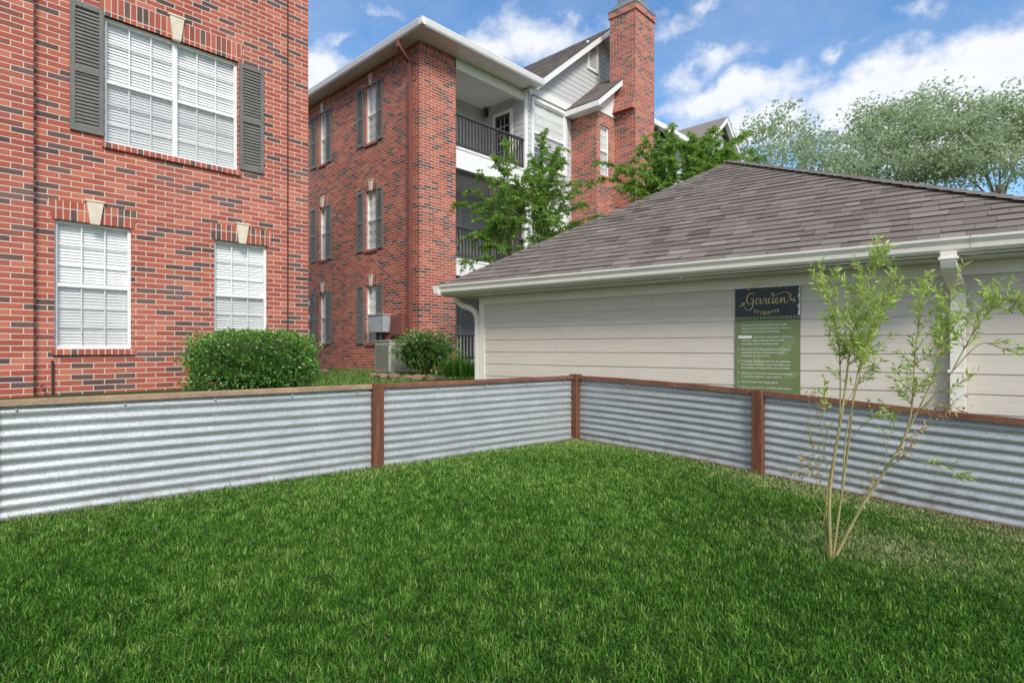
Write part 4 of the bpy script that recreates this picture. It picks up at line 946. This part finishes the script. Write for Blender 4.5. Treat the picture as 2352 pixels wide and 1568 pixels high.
# ------------------------------------------------------------ sapling
bs = pt(1908,1265,2.86); bs.z = float(gz(bs.x, bs.y)); root = empty('sapling', bs, 0, 'thin multi stemmed willow leaved sapling in the lawn before the right fence', 'tree')
stm = MB(); P = []; D = []; T = []; P2 = []; D2 = []; T2 = []
def spl(pts, n_=5):
    V = [Vector(p) for p in pts]; out = []
    for i in range(len(V)-1):
        p0, p1, p2, p3 = V[max(i-1,0)], V[i], V[i+1], V[min(i+2,len(V)-1)]
        for k in range(n_):
            t_ = k/n_; out.append(.5*((2*p1)+(p2-p0)*t_+(2*p0-5*p1+4*p2-p3)*t_*t_+(3*p1-p0-3*p2+p3)*t_**3))
    return out+[V[-1]]
def leafrun(pa, i0, dens, dry=False):
    for i in range(i0, len(pa)-1):
        seg = pa[i+1]-pa[i]; t_ = seg.normalized()
        for k in range(max(1, int(seg.length*dens+random.random()))):
            s_ = t_.cross(Vector((random.gauss(0,1), random.gauss(0,1), random.gauss(0,1)))).normalized(); d_ = t_*.8+s_*.85+Vector((0,0,.05))
            p = pa[i].lerp(pa[i+1], random.random())
            if dry: P2.append(p); D2.append(d_+Vector((0,0,-.5))); T2.append(random.random())
            else: P.append(p); D.append(d_); T.append(min(1,max(0,random.gauss(.5,.22))))
def stem(pts, r0, tw_from, tw_n, dens, dry=False, tl=(.08,.2), r1=.0014):
    pa = [pt(*q_)-bs for q_ in pts]
    if pts[0][1] > 1255: pa[0].z = -.02
    pa = spl(pa)
    stm.tube(pa, [r0+(r1-r0)*(i/(len(pa)-1))**.8 for i in range(len(pa))], 6)
    n_ = len(pa); i0 = int(n_*tw_from)
    leafrun(pa, max(i0, int(n_*.6)), dens, dry)
    for k in range(tw_n):
        i = random.randint(i0, n_-2); t_ = (pa[i+1]-pa[i]).normalized()
        dv = (t_*.8+Vector((random.gauss(0,.7), random.gauss(0,.7), random.uniform(0,.4)))).normalized(); L_ = random.uniform(*tl)*(1.1-.4*(i/n_))
        tp = bez(pa[i], pa[i]+dv*L_*.55, pa[i]+dv*L_+Vector((0,0,L_*.18)), 5); stm.tube(tp, [.0016*(1-.15*j) for j in range(6)], 4); leafrun(tp, 1, dens, dry)
stem([(1908,1262,2.86),(1905,1150,2.86),(1918,1040,2.88),(1938,920,2.9),(1950,820,2.92),(1965,730,2.94),(1990,650,2.95),(2010,585,2.96)], .010, .48, 58, 135)
stem([(1912,1262,2.86),(1935,1120,2.84),(1950,1010,2.82),(1962,900,2.8),(1985,800,2.78),(2020,720,2.76),(2040,650,2.75)], .0075, .52, 36, 125)
stem([(1904,1262,2.86),(1898,1150,2.9),(1925,1000,2.95),(1930,880,3.0),(1925,780,3.0),(1905,690,3.02),(1895,650,3.03)], .006, .55, 34, 125)
stem([(1914,1262,2.86),(1975,1170,2.82),(2030,1085,2.78),(2075,1010,2.74),(2095,930,2.72),(2100,840,2.7),(2110,750,2.7),(2125,660,2.7)], .0095, .58, 30, 105)
stem([(2070,1018,2.745),(2110,940,2.72),(2150,850,2.68),(2175,760,2.66),(2185,660,2.65)], .005, .45, 26, 110)
stem([(2110,945,2.72),(2170,880,2.66),(2215,800,2.62),(2260,730,2.6),(2310,690,2.58),(2345,700,2.57)], .0042, .4, 32, 115)
stem([(2190,850,2.65),(2250,790,2.6),(2300,800,2.57),(2345,815,2.56)], .0025, .3, 9, 55)
stem([(1935,1120,2.84),(1945,990,2.9),(1975,860,2.97),(1990,770,3.0),(2005,700,3.02)], .0045, .45, 18, 80)
for pts in ([(1905,1190,2.86),(1880,1090,2.9),(1862,1000,2.93),(1858,900,2.95)], [(1900,1150,2.86),(1868,1090,2.83),(1845,1040,2.8)], [(1906,1120,2.87),(1890,1010,2.82),(1880,930,2.8)], [(2040,1070,2.77),(2075,1050,2.7),(2095,1020,2.66)],
            [(2075,1010,2.74),(2130,980,2.7),(2180,930,2.66)], [(2085,960,2.73),(2150,930,2.7),(2195,950,2.66)], [(1906,1200,2.86),(1870,1150,2.9),(1838,1090,2.94)], [(1960,1190,2.83),(2000,1120,2.88),(2015,1060,2.92)]):
    stem(pts, .0022, .3, 6, 34, True, (.05,.13), .0009)
for pts in ([(2060,1040,2.75),(2120,1060,2.7),(2190,1090,2.66),(2220,1095,2.64)], [(1950,1010,2.82),(2000,960,2.74),(2040,950,2.7)], [(2100,880,2.71),(2160,900,2.62),(2220,870,2.58)], [(1940,930,2.9),(1985,860,2.98),(2010,850,3.0)], [(1918,1040,2.88),(1890,960,2.84),(1895,900,2.82)], [(2030,1085,2.78),(2040,1010,2.84),(2060,960,2.88)]):
    stem(pts, .0022, .3, 6, 55, False, (.05,.12), .0009)
stm.build('trunk', M['twig'], root, True)
N = len(P); leaf_obj('crown', P, D, rng.uniform(.024,.054,N), rng.uniform(.007,.0125,N), M['sap'], root, np.array(T), .1)
N = len(P2); leaf_obj('dry_leaves', P2, D2, rng.uniform(.018,.038,N), rng.uniform(.007,.013,N), M['dryleaf'], root, np.array(T2), .3)

# ------------------------------------------------------------ world, sun, camera
EL = R(40); saz = math.atan2(.30, -.95)
W = bpy.data.worlds.new('World'); S.world = W; W.use_nodes = True; nt = W.node_tree; nt.nodes.clear()
class WN(NT):
    def __init__(s, nt): s.nt = nt
t = WN(nt); out = t.n('ShaderNodeOutputWorld'); bg = t.n('ShaderNodeBackground'); bg.inputs[1].default_value = .15; t.l(bg.outputs[0], out.inputs[0])
sky = t.n('ShaderNodeTexSky', sky_type='NISHITA'); sky.sun_disc = False; sky.sun_elevation = EL; sky.sun_rotation = saz; sky.air_density = 1.; sky.dust_density = .4; sky.ozone_density = 2.
hs = t.n('ShaderNodeHueSaturation'); hs.inputs['Saturation'].default_value = 1.22; hs.inputs['Value'].default_value = 1.4; t.l(sky.outputs[0], hs.inputs['Color'])
tc = t.n('ShaderNodeTexCoord'); sp = t.n('ShaderNodeSeparateXYZ'); t.l(tc.outputs['Generated'], sp.inputs[0])
az = t.math('ARCTAN2', sp.outputs[0], sp.outputs[1]); el = t.math('ARCSINE', sp.outputs[2])
cv = t.n('ShaderNodeCombineXYZ'); t.l(az, cv.inputs[0]); t.l(el, cv.inputs[1])
wx = t.n('ShaderNodeTexNoise'); wx.inputs['Scale'].default_value = 9; wx.inputs['Detail'].default_value = 6; wx.inputs['Roughness'].default_value = .58; t.l(cv.outputs[0], wx.inputs['Vector'])
w1_ = t.n('ShaderNodeVectorMath', operation='SUBTRACT'); t.l(wx.outputs['Color'], w1_.inputs[0]); w1_.inputs[1].default_value = (.5,.5,.5)
w2_ = t.n('ShaderNodeVectorMath', operation='MULTIPLY'); t.l(w1_.outputs[0], w2_.inputs[0]); w2_.inputs[1].default_value = (.16,.10,0)
w3_ = t.n('ShaderNodeVectorMath', operation='ADD'); t.l(cv.outputs[0], w3_.inputs[0]); t.l(w2_.outputs[0], w3_.inputs[1]); wv = w3_.outputs[0]
def blob(px, py, rx, ry, wgt=1.):
    k = (px-CX)/FP; a_ = math.atan(k); e_ = math.atan((HY-py)/FP/math.sqrt(1+k*k)); c2 = 1/(1+k*k)
    s1 = t.n('ShaderNodeVectorMath', operation='SUBTRACT'); t.l(wv, s1.inputs[0]); s1.inputs[1].default_value = (a_, e_, 0)
    s2 = t.n('ShaderNodeVectorMath', operation='MULTIPLY'); t.l(s1.outputs[0], s2.inputs[0]); s2.inputs[1].default_value = (FP/rx/c2, FP/ry/math.sqrt(c2), 0)
    s3 = t.n('ShaderNodeVectorMath', operation='LENGTH'); t.l(s2.outputs[0], s3.inputs[0]); return t.math('MULTIPLY', t.math('SUBTRACT', 1., s3.outputs['Value']), wgt)
cl = None
for b_ in ((2130,200,320,105,1.6),(2330,230,230,120,1.6),(1960,240,190,85,1.3),(1680,220,240,58,1.2),(1640,135,140,38,.8),(1560,165,90,40,.7),(1240,95,190,65,1.),(1110,125,90,60,1.),(745,150,80,75,.9),(730,215,80,60,.9),(770,75,80,24,.5),(1560,45,100,26,.5),(1640,8,70,22,.5),(2110,30,100,28,.5),(1940,118,70,18,.5),(2200,310,500,100,1.4),(1720,290,300,70,1.1),(860,20,70,16,.4)):
    v = blob(*b_); cl = v if cl is None else t.math('SMOOTH_MAX', cl, v, .2)
mp = t.n('ShaderNodeMapping'); mp.inputs['Scale'].default_value = (1,1.5,1); t.l(cv.outputs[0], mp.inputs[0])
nn = t.noise(mp.outputs[0], 13, 10, .60); n2 = t.noise(mp.outputs[0], 3.2, 8, .62)
away = t.math('GREATER_THAN', t.math('ABSOLUTE', az), 1.0)
glob = t.math('ADD', t.math('MULTIPLY', t.math('SUBTRACT', n2, .5), 3.), .4)  # added clouds outside the view, thickened for whiter fill light
cl = t.math('MAXIMUM', cl, t.math('SUBTRACT', glob, t.math('MULTIPLY', t.math('SUBTRACT', 1.0, away), 3.0)))
dens = t.math('ADD', cl, t.math('MULTIPLY', t.math('SUBTRACT', nn, .5), 1.8))
mask = t.mapr(dens, -.12, .85, 0, 1, True)
haze = t.math('MULTIPLY', t.mapr(n2, .40, .75), .34)
sh = t.noise(mp.outputs[0], 7, 7, .6)
cc = t.mix(t.mapr(t.math('ADD', t.math('MINIMUM', dens, .8), sh), .45, 1.5), (5.0,5.5,6.4), (7.1,7.1,7.2))
fin = t.mix(t.math('MAXIMUM', t.math('MULTIPLY', mask, .93), haze), hs.outputs[0], cc); t.l(fin, bg.inputs[0])

sd = bpy.data.lights.new('sun', 'SUN'); sd.energy = 3.6; sd.angle = R(18); sd.color = (1,.95,.87)
so = bpy.data.objects.new('sun', sd); COL.objects.link(so)
tosun = Vector((math.sin(saz)*math.cos(EL), math.cos(saz)*math.cos(EL), math.sin(EL))); so.rotation_euler = tosun.to_track_quat('Z','Y').to_euler()
cd = bpy.data.cameras.new('camera'); cd.sensor_width = 36; cd.lens = FP*36/2352; cd.shift_y = 16/2352; cd.clip_end = 2000; cd.clip_start = .05
co = bpy.data.objects.new('camera', cd); COL.objects.link(co); co.location = (0,0,ZC); co.rotation_euler = (math.pi/2,0,0); S.camera = co
S.view_settings.view_transform = 'Standard'; S.view_settings.look = 'None'; S.view_settings.exposure = 0
